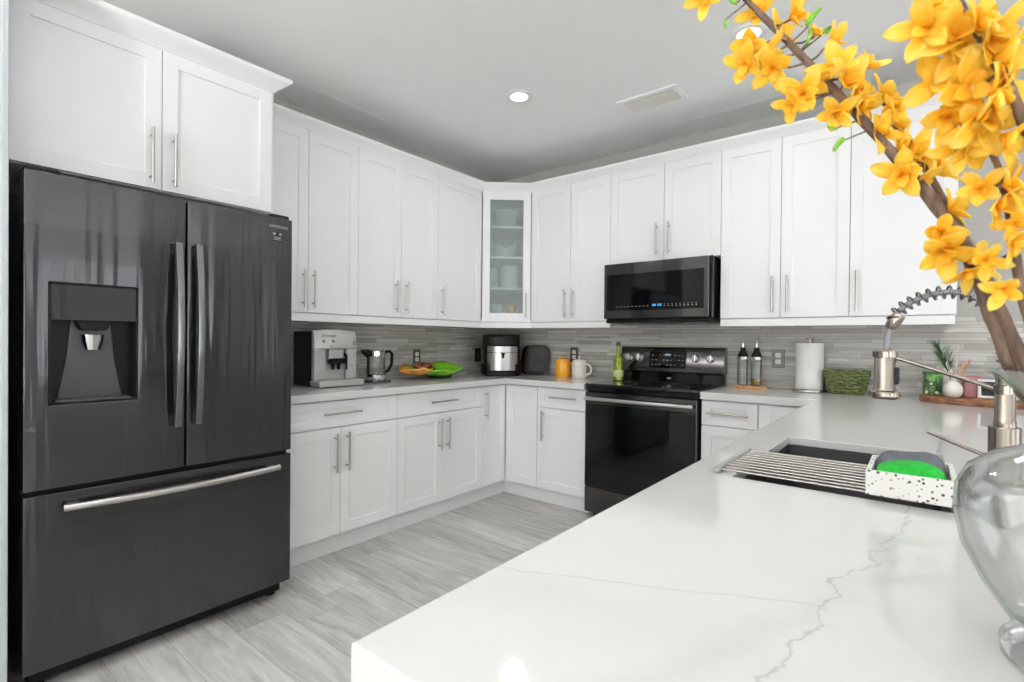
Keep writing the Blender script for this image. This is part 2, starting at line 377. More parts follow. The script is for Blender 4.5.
    def sweep(s, path, prof, closed_path=False):
        """profile of (out, z) carried along a plan path with mitred corners, outward to the right of travel"""
        bm = s.bm; P = [Vector(p) for p in path]; rings = []
        for i, p in enumerate(P):
            ds = []
            if i > 0: ds.append((p-P[i-1]).normalized())
            if i < len(P)-1: ds.append((P[i+1]-p).normalized())
            ns = [Vector((d.y, -d.x)) for d in ds]
            m = sum(ns, Vector((0, 0)))
            m = m.normalized(); m = m / max(.3, m.dot(ns[0]))
            rings.append([bm.verts.new((p.x+m.x*o, p.y+m.y*o, z)) for o, z in prof])
        n = len(prof)
        for i in range(len(rings)-1):
            for k in range(n): bm.faces.new((rings[i][k], rings[i][(k+1) % n], rings[i+1][(k+1) % n], rings[i+1][k]))
        bm.faces.new(rings[0][::-1]); bm.faces.new(rings[-1])
        return s
    def build(s, name, mat, parent=None, world=True, smooth=35, label=None):
        me = bpy.data.meshes.new(name)
        bmesh.ops.recalc_face_normals(s.bm, faces=s.bm.faces)
        if parent is not None and world:
            mw = Matrix.Identity(4); o = parent
            while o: mw = o.matrix_basis @ mw; o = o.parent
            bmesh.ops.transform(s.bm, matrix=mw.inverted(), verts=s.bm.verts)
        s.bm.to_mesh(me); s.bm.free()
        if smooth:
            for p in me.polygons: p.use_smooth = True
            me.set_sharp_from_angle(angle=math.radians(smooth))
        me.materials.append(M[mat] if isinstance(mat, str) else mat)
        o = bpy.data.objects.new(name, me); C.objects.link(o); o.parent = parent
        if smooth and s.wn:
            w_ = o.modifiers.new('weighted_normals', 'WEIGHTED_NORMAL'); w_.keep_sharp = True; w_.weight = 100
        if label: o['label'] = label
        return o
def thing(name, label, cat, loc=(0, 0, 0), rz=0, group=None):
    o = bpy.data.objects.new(name, None); C.objects.link(o); o.location = loc; o.rotation_euler = (0, 0, rz); o.empty_display_size = .05
    o['label'] = label; o['category'] = cat
    if group: o['group'] = group
    return o
def tag(o, label, cat, group=None, kind=None):
    o['label'] = label; o['category'] = cat
    if group: o['group'] = group
    if kind: o['kind'] = kind
    return o
def center(o):
    """moves a single-mesh thing's origin to the middle of its base"""
    me = o.data; xs = [v.co for v in me.vertices]
    c = Vector(((min(v.x for v in xs)+max(v.x for v in xs))/2, (min(v.y for v in xs)+max(v.y for v in xs))/2, min(v.z for v in xs)))
    me.transform(Matrix.Translation(-c)); o.location = o.location + c; return o
def struct(o): o['kind'] = 'structure'; return o
def copytree(root, loc=None, label=None):
    r = root.copy(); C.objects.link(r)
    if loc is not None: r.location = loc
    if label: r['label'] = label
    for ch in list(root.children):
        c = ch.copy(); C.objects.link(c); c.parent = r
        for g in list(ch.children):
            d = g.copy(); C.objects.link(d); d.parent = c
    return r
def arc(c, r, a0, a1, n, plane='xz', sy=1):
    out = []
    for k in range(n+1):
        a = a0+(a1-a0)*k/n; u = r*math.cos(a); v = r*sy*math.sin(a)
        out.append({'xz': (c[0]+u, c[1], c[2]+v), 'yz': (c[0], c[1]+u, c[2]+v), 'xy': (c[0]+u, c[1]+v, c[2])}[plane])
    return out
# ------------------------------------------------------------------ the room
XL, YB, XR, YF, H = -3.115, 3.67, 4.6, -4.4, 2.70
struct(MB().box(XL-.2, XR+.2, YF-.2, YB+.2, -.1, 0, 0).build('floor', 'floor'))
cb = MB().box(XL-.2, XR+.2, YF-.2, YB+.2, H, H+.12, 0)
struct(cb.build('ceiling', 'ceil'))
# slightly dropped border running round the ceiling beside the walls
t1 = MB().prism([(XL, YF), (XL+.27, YF), (XL+.27, YB-.27), (XR, YB-.27), (XR, YB), (XL, YB)], 'z', H-.0008, H)
struct(t1.build('trim_1', 'ceil'))
struct(MB().box(XL-.15, XL, YF, YB+.15, 0, H, 0).build('wall_left', 'wall'))

def wall_open(name, axis, at, us, vs, holes):
    fill = lambda i, j: not any(i == a and j == b for a, b in holes)
    if axis == 'x': fr, bk = (lambda u, v: (at, u, v)), (lambda u, v: (at+.15, u, v))
    else: fr, bk = (lambda u, v: (u, at, v)), (lambda u, v: (u, at-.15, v))
    return struct(MB().cells(us, vs, fill, fr, bk).build(name, 'wall', smooth=0))
wall_open('wall_right', 'x', XR, [YF, -3.4, -.6, .6, 2.6, YB], [0, .5, 2.3, H], [(1, 1), (3, 1)])
struct(MB().cells([XL, 2.25, 2.5, XR], [0, .1, 2.3, H], lambda i, j: not (i == 1 and j == 1), lambda u, v: (u, YB, v), lambda u, v: (u, YB+.15, v)).build('wall_back', 'wall', smooth=0))
wall_open('wall_behind', 'y', YF, [XL, -1.6, 3.2, XR], [0, .02, 2.35, H], [(1, 1)])
def win(n, axis, at, a0, a1, z0, z1, cols):
    fr = MB(); e = .05
    def bx(u0, u1, w0, w1, d0=0, d1=.08):
        if axis == 'x': fr.box(at+.02+d0, at+.02+d1, u0, u1, w0, w1, .004)
        else: fr.box(u0, u1, at-.02-d1, at-.02-d0, w0, w1, .004)
    bx(a0, a1, z0, z0+e); bx(a0, a1, z1-e, z1)
    for k in range(cols+1):
        c = a0+e/2+(a1-a0-e)*k/cols; bx(c-e/2, c+e/2, z0+e, z1-e)
    fo = struct(fr.build('window_%d' % n, 'trimw'))
win(1, 'x', XR, -3.4, -.6, .5, 2.3, 3); win(2, 'x', XR, .6, 2.6, .5, 2.3, 2); win(4, 'y', YB+.15, 2.25, 2.5, .1, 2.3, 1); win(3, 'y', YF, -1.6, 3.2, .02, 2.35, 3)  # narrow back-wall window is added, unseen, for a bright streak in the refrigerator door
# tiled backsplash
bs = MB().box(XL, XL+.008, 1.0, YB, .915, 1.36, 0).build('wall_tile_left', 'tiley'); struct(bs); bs.name = 'wall_left_tiles'
bs = struct(MB().box(XL+.008, 1.9, YB-.008, YB, .915, 1.36, 0).build('wall_back_tiles', 'tilex'))

# unseen paving added outside the windows, bouncing sunlight up to the ceiling
gm = plain('pale_bounce_paving', (200, 202, 205), .9, var=.04, nscale=2)
struct(MB().cells([XL-12, XL-.2, XR+.2, XR+14], [YF-14, YF-.2, YB+.2, YB+10], lambda i, j: not (i == 1 and j == 1), lambda u, v: (u, v, -.02), lambda u, v: (u, v, -.1)).build('ground', gm, smooth=0))

# recessed ceiling lamps: the first one shows in the photo, the second behind the blossoms
def lamp(x, y, lab):
    t = thing('ceiling_light', lab, 'ceiling light', (x, y, H-.004), 0, 'recessed ceiling lights')
    MB().lathe([(.052, -.002), (.075, -.005), (.082, -.002), (.082, .003), (.052, .003)], n=32).build('trim_ring', 'trimw', t, world=False)
    MB().lathe([(0, -.003), (.052, -.003), (.052, .002), (0, .002)], n=32).build('diffuser', 'led', t, world=False)
    l = bpy.data.lights.new('lamp_light', 'AREA'); l.shape = 'DISK'; l.size = .1; l.energy = LAMP_W; l.color = (1, .985, .965); l.spread = math.radians(150)
    lo = bpy.data.objects.new('lamp_light', l); C.objects.link(lo); lo.parent = t; lo.location = (0, 0, -.008)
lamp(-1.923, 2.446, 'round lit recessed light in the ceiling in front of the corner cabinets')
lamp(-.66, 2.62, 'round recessed light glowing behind the tip of the yellow flowering branch')
lamp(-1.3, .45, 'round recessed light in the ceiling ahead of the refrigerator, above the frame')
lamp(.75, 2.62, 'round recessed light added in the ceiling over the wood slice tray, out of frame')  # added out of view to brighten the right end of the back wall
lamp(-1.9, -.9, 'round recessed light in the ceiling behind the viewer, kitchen side')
lamp(.2, -1.0, 'round recessed light in the ceiling behind the viewer, living room side')
lamp(1.9, 1.6, 'round recessed light in the ceiling right of the peninsula, out of frame')
lamp(1.9, -.6, 'round recessed light in the ceiling over the living room')
# daylight through the window openings
def day(axis, at, a0, a1, z0, z1, e):
    l = bpy.data.lights.new('window_daylight', 'AREA'); l.shape = 'RECTANGLE'; l.size = a1-a0; l.size_y = z1-z0; l.energy = e; l.color = (.95, .975, 1)
    o = bpy.data.objects.new('window_daylight', l); C.objects.link(o)
    if axis == 'x': o.location = (at+.2, (a0+a1)/2, (z0+z1)/2); o.rotation_euler = (PI/2, 0, PI/2)
    else: o.location = ((a0+a1)/2, at-.2, (z0+z1)/2); o.rotation_euler = (PI/2, 0, PI)
    l.cycles.is_portal = True
    return o
day('x', XR, -3.4, -.6, .5, 2.3, 1); day('x', XR, .6, 2.6, .5, 2.3, 1); day('y', YF, -1.6, 3.2, .02, 2.35, 1)

# an unseen uplighter, added to brighten the ceiling with bounced fill
fl = thing('added_uplighter', 'added tall steel uplighter, unseen behind the viewer, filling the ceiling with light', 'floor lamp', (-1.1, -2.1, 0))
MB().lathe([(0, 0), (.14, 0), (.145, .008), (.13, .022), (.02, .03), (0, .03)], n=36).build('base', 'steel', fl, world=False)
MB().cyl((0, 0, .02), (0, 0, 1.72), .012, 16).build('pole', 'steel', fl, world=False)
MB().lathe([(.02, 1.70), (.10, 1.73), (.16, 1.80), (.165, 1.82), (.158, 1.82), (.095, 1.738), (.02, 1.71)], n=40, closed=True).build('shade', 'steel', fl, world=False)
l = bpy.data.lights.new('ceiling_fill', 'AREA'); l.shape = 'DISK'; l.size = .24; l.energy = UP_W; l.color = (1, .99, .97)
lo = bpy.data.objects.new('ceiling_fill', l); C.objects.link(lo); lo.parent = fl; lo.location = (0, 0, 1.812); lo.rotation_euler = (PI, 0, 0)

# air vent in the ceiling
v = thing('ceiling_vent', 'rectangular white air vent with grey louvres in the ceiling', 'air vent', (-1.303, 2.985, H))
v.rotation_euler = (0, 0, 0)
MB().cells([-.19, -.155, .155, .19], [-.11, -.075, .075, .11], lambda i, j: not (i == 1 and j == 1), lambda a, b: (a, b, -.008), lambda a, b: (a, b, 0), .002).build('vent_frame', 'ceil', v, world=False)
for k in range(4):
    y = -.054+.036*k
    MB().box(-.155, .155, y-.0138, y+.0138, -.0085, -.0070, 0, rot=Matrix.Rotation(-.20, 4, 'X')).build('slat', 'vent', v, world=False)
MB().box(-.155, .155, -.075, .075, -.002, -.0005, 0).build('vent_back', 'vent', v, world=False)

# crown mouldings and light rails on the cabinets
CROWN = [(-.006, 2.425), (.004, 2.425), (.008, 2.434), (.022, 2.444), (.038, 2.458), (.048, 2.466), (.050, 2.470), (.050, 2.480), (-.006, 2.480)]
struct(MB().sweep([(-2.782, 1.235), (-2.782, 3.069), (-2.481, 3.337), (.142, 3.337), (.142, 3.655)], CROWN).build('trim_2', 'trimw', smooth=40))
CROWN2 = [(-.006, 2.42), (.004, 2.42), (.008, 2.430), (.030, 2.444), (.052, 2.462), (.062, 2.469), (.064, 2.473), (.064, 2.485), (-.006, 2.485)]
struct(MB().sweep([(-2.497, .2695), (-2.497, 1.222), (-2.72, 1.222)], CROWN2).build('trim_3', 'trimw', smooth=40))
RAIL = [(-.026, 1.315), (-.006, 1.315), (-.006, 1.3595), (-.026, 1.3595)]
struct(MB().sweep([(-2.785, 1.235), (-2.785, 3.069), (-2.481, 3.34), (-1.768, 3.34)], RAIL).build('trim_4', 'trimw', smooth=0))
struct(MB().sweep([(-.990, 3.34), (.139, 3.34), (.139, 3.655)], RAIL).build('trim_5', 'trimw', smooth=0))

# ------------------------------------------------------------------ cabinets (local frame: x along the run, y into the wall, door fronts at y = 0)
def bar_v(parent, x, z0, z1, y=0):
    m = MB().cyl((x, y-.034, z0), (x, y-.034, z1), .0062, 14)
    for z in (z0+.028, z1-.028): m.cyl((x, y-.034, z), (x, y+.001, z), .0045, 10)
    return m.build('handle', 'nickel', parent, world=False)
def bar_h(parent, x0, x1, z, y=0):
    m = MB().cyl((x0, y-.034, z), (x1, y-.034, z), .0062, 14)
    for x in (x0+.028, x1-.028): m.cyl((x, y-.034, z), (x, y+.001, z), .0045, 10)
    return m.build('handle', 'nickel', parent, world=False)
def shaker(parent, x0, x1, z0, z1, name='door', handle=None, sw=.058, glass=False, rail=None):
    g = .0016; x0 += g; x1 -= g; z0 += g; z1 -= g; r = rail or sw
    m = MB()
    m.box(x0, x0+sw, 0, .02, z0, z1, .0012).box(x1-sw, x1, 0, .02, z0, z1, .0012)
    m.box(x0+sw-.001, x1-sw+.001, .0004, .02, z0, z0+r, .001).box(x0+sw-.001, x1-sw+.001, .0004, .02, z1-r, z1, .001)
    if not glass: m.box(x0+sw-.002, x1-sw+.002, .0085, .018, z0+r-.002, z1-r+.002, 0)
    d = m.build(name, 'cab', parent, world=False, smooth=0)
    if glass: MB().box(x0+sw-.004, x1-sw+.004, .008, .012, z0+r-.004, z1-r+.004, 0).build('glass_pane', 'frost', d, world=False, smooth=0)
    if handle:
        if handle[0] == 'v': bar_v(d, *handle[1:])
        else: bar_h(d, *handle[1:])
    return d
def base_cab(lab, loc, rz, wd, drawers, doors, toe=True, grp='white base cabinets', depth=.57):
    t = thing('base_cabinet', lab, 'cabinet', loc, rz, grp)
    MB().box(.0005, wd-.0005, .0215, depth, .112, .873, .001).build('body', 'cab', t, world=False, smooth=0)
    if toe: MB().box(.0005, wd-.0005, .055, depth, 0, .1115, 0).build('toe_kick', 'cab', t, world=False, smooth=0)
    for a in drawers: shaker(t, *a[:2], .7215, .868, 'drawer', a[2], rail=.042)
    for a in doors: shaker(t, *a[:4], 'door', a[4])
    return t
L90 = PI/2
base_cab('white base cabinet with two doors and a wide drawer, beside the refrigerator', (-2.538, 1.235, 0), L90, .797,
         [(0, .797, ('h', .282, .518, .80))], [(0, .4, .115, .718, ('v', .36, .472, .688)), (.4, .797, .115, .718, ('v', .436, .472, .688))])
base_cab('white base cabinet with two doors and a wide drawer, below the green leaf bowl', (-2.538, 2.032, 0), L90, .790,
         [(0, .790, ('h', .262, .505, .798))], [(0, .387, .115, .718, ('v', .352, .468, .684)), (.387, .790, .115, .718, ('v', .424, .468, .684))])
# corner cabinet: an L of two doors folding round the inside corner
cc = thing('corner_base_cabinet', 'L-shaped white corner base cabinet with two tall narrow doors meeting at the inside corner', 'cabinet', (-2.8, 3.35, 0), 0, 'white base cabinets')
MB().prism([(-3.10, 2.8225), (-2.56, 2.8225), (-2.56, 3.115), (-2.232, 3.115), (-2.232, 3.655), (-3.10, 3.655)], 'z', .112, .873).build('body', 'cab', cc, smooth=0)
MB().prism([(-3.10, 2.8225), (-2.593, 2.8225), (-2.593, 3.148), (-2.232, 3.148), (-2.232, 3.655), (-3.10, 3.655)], 'z', 0, .1115).build('toe_kick', 'cab', cc, smooth=0)
def shaker_at(parent, org, rz, *a, **k):
    """a door built in a run's own frame, then carried into its parent's"""
    d = shaker(None, *a, **k)
    m = Matrix.Translation(Vector(org)-parent.location) @ Matrix.Rotation(rz, 4, 'Z')
    for o in [d]+list(d.children): o.data.transform(m)
    d.parent = parent; return d
shaker_at(cc, (-2.538, 2.823, 0), L90, 0, .268, .115, .868, handle=('v', .03, .623, .838))
shaker_at(cc, (-2.536, 3.093, 0), 0, .003, .304, .115, .868)
base_cab('white base cabinet with one drawer and one door, left of the black range', (-2.230, 3.093, 0), 0, .414,
         [(0, .414, ('h', .125, .349, .803))], [(0, .414, .115, .718, ('v', .06, .476, .697))], depth=.56)
base_cab('white base cabinet with one drawer and one door, right of the black range', (-1.020, 3.093, 0), 0, .313,
         [(0, .313, ('h', .04, .272, .797))], [(0, .313, .115, .718, ('v', .272, .476, .697))], depth=.56)
base_cab('white base cabinet with a plain full-height door in the corner by the peninsula', (-.705, 3.093, 0), 0, .30,
         [], [(0, .30, .115, .868, None)], depth=.56)
# peninsula units, their doors facing the kitchen
R90 = -PI/2
def pen(lab, y1, wd, sink=False):
    t = thing('base_cabinet', lab, 'cabinet', (-.400, y1, 0), R90, 'white base cabinets')
    if not sink: MB().box(.0005, wd-.0005, .0215, .575, .112, .873, .001).build('body', 'cab', t, world=False, smooth=0)
    else:
        m = MB().box(.0005, .018, .0215, .575, .112, .873, .001).box(wd-.018, wd-.0005, .0215, .575, .112, .873, .001)
        m.box(.018, wd-.018, .556, .575, .112, .873, .001).box(.018, wd-.018, .0215, .575, .112, .13, .001).box(.018, wd-.018, .0215, .04, .13, .873, .001)
        m.build('body', 'cab', t, world=False, smooth=0)
    MB().box(.0005, wd-.0005, .055, .575, 0, .1115, 0).build('toe_kick', 'cab', t, world=False, smooth=0)
    h = wd/2
    shaker(t, 0, h, .115, .718, handle=('v', h-.04, .47, .685)); shaker(t, h, wd, .115, .718, handle=('v', h+.04, .47, .685))
    shaker(t, 0, wd, .7215, .868, 'drawer', ('h', h-.11, h+.11, .797) if not sink else None, rail=.042)
pen('white base cabinet under the peninsula end nearest the viewer', 1.06, .70)
pen('white sink base cabinet under the peninsula sink', 1.92, .858, True)
pen('white base cabinet under the peninsula near the back wall', 2.76, .838)
MB_end = MB().box(-.400, .175, .342, .3585, 0, .873, .002).build('end_panel', 'cab', smooth=0)
center(tag(MB_end, 'white flat panel closing the near end of the peninsula', 'cabinet panel'))

# upper cabinets
def upper(lab, loc, rz, wd, z0, doors, depth=.325, grp='white wall cabinets'):
    t = thing('wall_cabinet', lab, 'cabinet', loc, rz, grp)
    MB().box(.0005, wd-.0005, .0215, depth, z0, 2.4275, .001).build('body', 'cab', t, world=False, smooth=0)
    for a in doors: shaker(t, a[0], a[1], z0+.002, 2.4275, 'door', a[2], rail=.062)
    return t
upper('tall white wall cabinet with two doors, beside the refrigerator above the coffee machine', (-2.785, 1.235, 0), L90, .676, 1.361,
      [(0, .338, ('v', .302, 1.392, 1.610)), (.338, .676, ('v', .364, 1.392, 1.610))])
upper('tall white wall cabinet with two doors, above the kettle and the leaf bowl', (-2.785, 1.911, 0), L90, .686, 1.361,
      [(0, .343, ('v', .291, 1.392, 1.610)), (.343, .686, ('v', .381, 1.392, 1.610))])
upper('white wall cabinet with a single wide door, left of the glass corner cabinet', (-2.785, 2.597, 0), L90, .4715, 1.361,
      [(0, .4715, ('v', .035, 1.392, 1.610))])
upper('tall white wall cabinet with two doors between the glass corner cabinet and the microwave', (-2.480, 3.34, 0), 0, .714, 1.361,
      [(0, .372, ('v', .333, 1.392, 1.610)), (.372, .714, ('v', .405, 1.392, 1.610))])
upper('short white wall cabinet with two doors above the microwave', (-1.766, 3.34, 0), 0, .774, 1.762,
      [(0, .400, ('v', .355, 1.80, 2.02)), (.400, .774, ('v', .440, 1.80, 2.02))])
upper('tall white wall cabinet with two doors, right of the microwave above the oil cruets', (-.992, 3.34, 0), 0, .684, 1.361,
      [(0, .342, ('v', .303, 1.392, 1.610)), (.342, .684, ('v', .381, 1.392, 1.610))])
upper('white wall cabinet with a single door at the right end, behind the yellow blossoms', (-.308, 3.34, 0), 0, .447, 1.361,
      [(0, .447, ('v', .034, 1.392, 1.610))])
upper('deep white cabinet with two doors above the refrigerator', (-2.5, .2855, 0), L90, .934, 1.828,
      [(0, .4675, ('v', .426, 1.85, 2.075)), (.4675, .934, ('v', .508, 1.85, 2.075))], depth=.60)
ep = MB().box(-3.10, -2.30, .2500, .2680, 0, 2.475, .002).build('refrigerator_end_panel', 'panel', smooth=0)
center(tag(ep, 'tall pale panel standing along the side of the refrigerator at the edge of the frame', 'cabinet panel'))
ep = MB().box(-3.10, -2.52, 1.2225, 1.2340, 0, 2.44, .001).build('refrigerator_end_panel', 'cab', smooth=0)
center(tag(ep, 'tall white panel between the refrigerator and the coffee machine counter', 'cabinet panel'))
# diagonal glass corner cabinet
ax, ay, bx_, by_ = -2.784, 3.0695, -2.4805, 3.339
gc = thing('corner_wall_cabinet', 'white diagonal corner wall cabinet with a frosted glass door and four shelves', 'cabinet', (ax, ay, 0), math.atan2(by_-ay, bx_-ax), 'white wall cabinets')
pent = [(-3.108, 3.0705), (-2.790, 3.0705), (-2.482, 3.345), (-2.482, 3.662), (-3.108, 3.662)]
def inset(poly, d):
    n = len(poly); out = []
    for k in range(n):
        a, b, c = Vector(poly[k-1]), Vector(poly[k]), Vector(poly[(k+1) % n])
        n1 = Vector((-(b-a).y, (b-a).x)).normalized(); n2 = Vector((-(c-b).y, (c-b).x)).normalized()
        m = (n1+n2).normalized(); out.append(tuple(b + m*d/max(.3, m.dot(n1))))
    return out
inn = inset(pent, .014)
m = MB()
for k in (0, 2, 3, 4):
    a, b = pent[k], pent[(k+1) % 5]; c, d = inn[(k+1) % 5], inn[k]
    m.prism([a, b, c, d], 'z', 1.361, 2.4275)
m.prism(pent, 'z', 1.361, 1.379); m.prism(pent, 'z', 2.41, 2.4275)
# frame stiles of the diagonal face
m.build('body', 'cab', gc, smooth=0)
inn2 = inset(pent, .024)
for z in (1.638, 1.890, 2.141): MB().prism(inn2, 'z', z-.009, z+.009).build('shelf', 'white', gc, smooth=0)
shaker(gc, .006, .400, 1.363, 2.4275, 'door', ('v', .362, 1.398, 1.60), sw=.060, glass=True, rail=.070)
def at_diag(t, dpt): # point inside the corner cabinet: t along its door, dpt behind it
    d = Vector((bx_-ax, by_-ay)).normalized(); n = Vector((-d.y, d.x)); p = Vector((ax, ay)) + d*t + n*dpt; return p.x, p.y
x, y = at_diag(.2, .17)
o = MB().lathe([(0, .010), (.05, .010), (.062, .0), (.066, .004), (.09, .05), (.107, .13), (.110, .135), (.104, .13), (.085, .052), (.05, .016), (0, .016)], n=40).build('serving_bowl', 'whitecer', world=False)
# the bowl's rim dips in the middle, as a saddle
mxz = .135
dirx = Vector((bx_-ax, by_-ay)).normalized()
for vv in o.data.vertices:
    tt = abs(vv.co.x*dirx.x + vv.co.y*dirx.y)/.13
    vv.co.z *= .55 + .98*min(1.2, tt)**1.6
o.location = (x, y, 1.899); tag(o, 'white bowl with a dipped rim on the glass cabinet shelf', 'bowl')
o = MB().lathe([(0, 0), (.075, 0), (.08, .006), (.082, .17), (.08, .18), (.06, .195), (.02, .2), (0, .2)], (0, 0, 0)).build('lidded_canister', plain('cream_ceramic', (214, 212, 200), .4), world=False)
o.location = (*at_diag(.235, .17), 1.647); tag(o, 'cream lidded canister on the shelf below the white bowl in the glass cabinet', 'canister')
o = MB().lathe([(0, 0), (.045, 0), (.048, .005), (.05, .165), (.04, .18), (0, .182)], (0, 0, 0)).build('jar', plain('pale_stoneware', (196, 196, 188), .5), world=False)
o.location = (*at_diag(.075, .14), 1.647); tag(o, 'grey jar beside the cream canister in the glass cabinet', 'jar')
def cup(lab, t, d, mat):
    th = thing('cup', lab, 'cup', (*at_diag(t, d), 1.379), math.atan2(by_-ay, bx_-ax), 'cups in the glass cabinet')
    MB().lathe([(0, .0), (.03, 0), (.036, .01), (.042, .128), (.039, .129), (.033, .012), (0, .01)]).build('body', mat, th, world=False)
    MB().tube(arc((.042, 0, .07), .030, -PI/2, PI/2, 8), .005, 8).build('handle', mat, th, world=False)
cup('white cup on the bottom shelf of the glass cabinet', .13, .10, 'whitecer')
cup('yellow cup on the bottom shelf of the glass cabinet', .25, .11, 'yellowcer')
o = MB().lathe([(0, 0), (.05, 0), (.055, .006), (.105, .10), (.11, .15), (.106, .15), (.10, .10), (.05, .012), (0, .01)], n=32).build('mixing_bowl', plain('pale_grey_ceramic', (180, 186, 186), .35), world=False)
o.location = (*at_diag(.21, .18), 2.151); tag(o, 'pale grey bowl on the top shelf of the glass cabinet', 'bowl')

# ------------------------------------------------------------------ countertops
ZT, ZB = .918, .876
ZM = .896
def slab(xs, ys, fill, low=None):
    m = MB().cells(xs, ys, fill, lambda u, v: (u, v, ZT), lambda u, v: (u, v, ZM), .003, 2, only=lambda c: c.z > ZT-.001)
    lx, ly, lf = low or (xs, ys, fill)
    return m.cells(lx, ly, lf, lambda u, v: (u, v, ZM), lambda u, v: (u, v, ZB), .003, 2, only=lambda c: c.z < ZB+.001)
ct = slab([-3.106, -2.508, -1.812], [1.2355, 3.063, 3.661], lambda i, j: i == 0 or j == 1).build('countertop', 'quartz', smooth=30)
tag(ct, 'L-shaped white quartz worktop between the refrigerator and the range', 'countertop')
ct = slab([-1.018, -.428, -.32, .05, .62], [.289, 1.18, 1.795, 3.063, 3.661], lambda i, j: (i >= 1 or j == 3) and not (i == 2 and j == 1),
    ([-1.018, -.428, -.37, .10, .62], [.289, 1.13, 1.845, 3.063, 3.661], lambda i, j: (i >= 1 or j == 3) and not (i == 2 and j == 1))).build('countertop', 'quartz', smooth=30)
tag(ct, 'long white veined quartz worktop of the peninsula with the sink cut out', 'countertop')
# ------------------------------------------------------------------ refrigerator (front faces +X)
FX = -2.30
fr = thing('refrigerator', 'black stainless french-door refrigerator with a water dispenser', 'refrigerator', (-2.70, .76, 0))
Y0, Y1, YM = .303, 1.221, .780
MB().box(-3.09, FX-.085, Y0+.004, Y1-.004, .055, 1.745, .006, 2).build('body', 'fridgeside', fr)
def bulge(y, a, b, amt=.010):
    t = (y-a)/(b-a); return FX-.004 + amt*(1-(2*t-1)**4)*.6
def fdoor(name, a, b, z0, z1, hole=None):
    us = sorted(set([a+(b-a)*k/14 for k in range(15)] + ([hole[0], hole[1]] if hole else [])))
    vs = sorted([z0, z1] + ([hole[2], hole[3]] if hole else []))
    def fill(i, j):
        if not hole: return True
        yc = (us[i]+us[i+1])/2; zc = (vs[j]+vs[j+1])/2
        return not (hole[0] < yc < hole[1] and hole[2] < zc < hole[3])
    return MB().cells(us, vs, fill, lambda y, z: (bulge(y, a, b), y, z), lambda y, z: (FX-.080, y, z), .004, 2).build(name, 'fridge', fr, smooth=30)
dl = fdoor('door', Y0, YM-.0035, .692, 1.765, (.366, .617, .978, 1.397))
dr = fdoor('door', YM+.0035, Y1, .692, 1.765)
fz = fdoor('freezer_drawer', Y0, Y1, .079, .676)
MB().box(FX-.078, FX-.03, Y0+.01, Y1-.01, .676, .692, 0).build('door_gasket', 'blk', fr)
def bowed(y, z0, z1):
    p = []
    for k in range(17):
        t = k/16; p.append((FX+.028+.030*(1-(2*t-1)**2), y, z0+(z1-z0)*t))
    return p
def fhandle(y, z0, z1, parent):
    pts = bowed(y, z0, z1); m = MB()
    prof = []
    us = [0, 1, 2, 3]; hw, hd = .0125, .011
    vs = [p[2] for p in pts]
    fx = {p[2]: p[0] for p in pts}
    m.cells([y-hw, y+hw], vs, lambda i, j: True, lambda u, v: (fx[v]+hd, u, v), lambda u, v: (fx[v]-hd, u, v), .004, 2)
    for z in (z0+.03, z1-.03): m.box(FX-.002, FX+.034, y-.009, y+.009, z-.018, z+.018, .003)
    m.build('handle', 'darksteel', parent, smooth=40)
fhandle(.741, .860, 1.585, dl); fhandle(.813, .862, 1.588, dr)
# freezer drawer handle, bowed outward
hp = []
for k in range(21):
    t = k/20; hp.append((FX+.026+.036*(1-(2*t-1)**2), .402+.748*t, .626))
m = MB().tube(hp, .0135, 12)
for y in (.43, 1.122): m.box(FX-.002, FX+.03, y-.016, y+.016, .616, .636, .003)
m.build('handle', 'steel', fz)
# dispenser
ds = MB()
y0, y1, z0, z1 = .3665, .6165, .9785, 1.3965
ds.box(FX-.075, FX-.070, y0, y1, z0, z1, 0)
ds.box(FX-.075, FX+.0005, y0, y0+.006, z0, z1, 0).box(FX-.075, FX+.0005, y1-.006, y1, z0, z1, 0).box(FX-.075, FX+.0005, y0, y1, z0, z0+.006, 0).box(FX-.075, FX+.0005, y0, y1, z1-.006, z1, 0)
dp = ds.build('dispenser', 'blk', fr, smooth=0)
MB().box(FX-.02, FX+.001, y0+.005, y1-.005, 1.268, z1-.005, .002).build('control_panel', 'blkgloss', dp)
m = MB().prism([(.395, .985), (.585, .985), (.560, 1.13), (.548, 1.27), (.432, 1.27), (.42, 1.13)], 'x', FX-.071, FX-.062, .002)
m.build('back_plate', 'darkgrey', dp)
MB().prism([(.435, 1.275), (.545, 1.275), (.525, 1.235), (.455, 1.235)], 'x', FX-.062, FX-.012, .003).build('spout', 'blk', dp)
MB().lathe([(0, -.03), (.024, -.03), (.032, .0), (.034, .024), (0, .024)], (FX-.040, .490, 1.195), 20).build('ice_chute', 'chrome', dp)
MB().box(FX-.066, FX-.002, y0+.018, y1-.018, z0+.006, z0+.014, .002).build('drip_tray', 'darkgrey', dp)
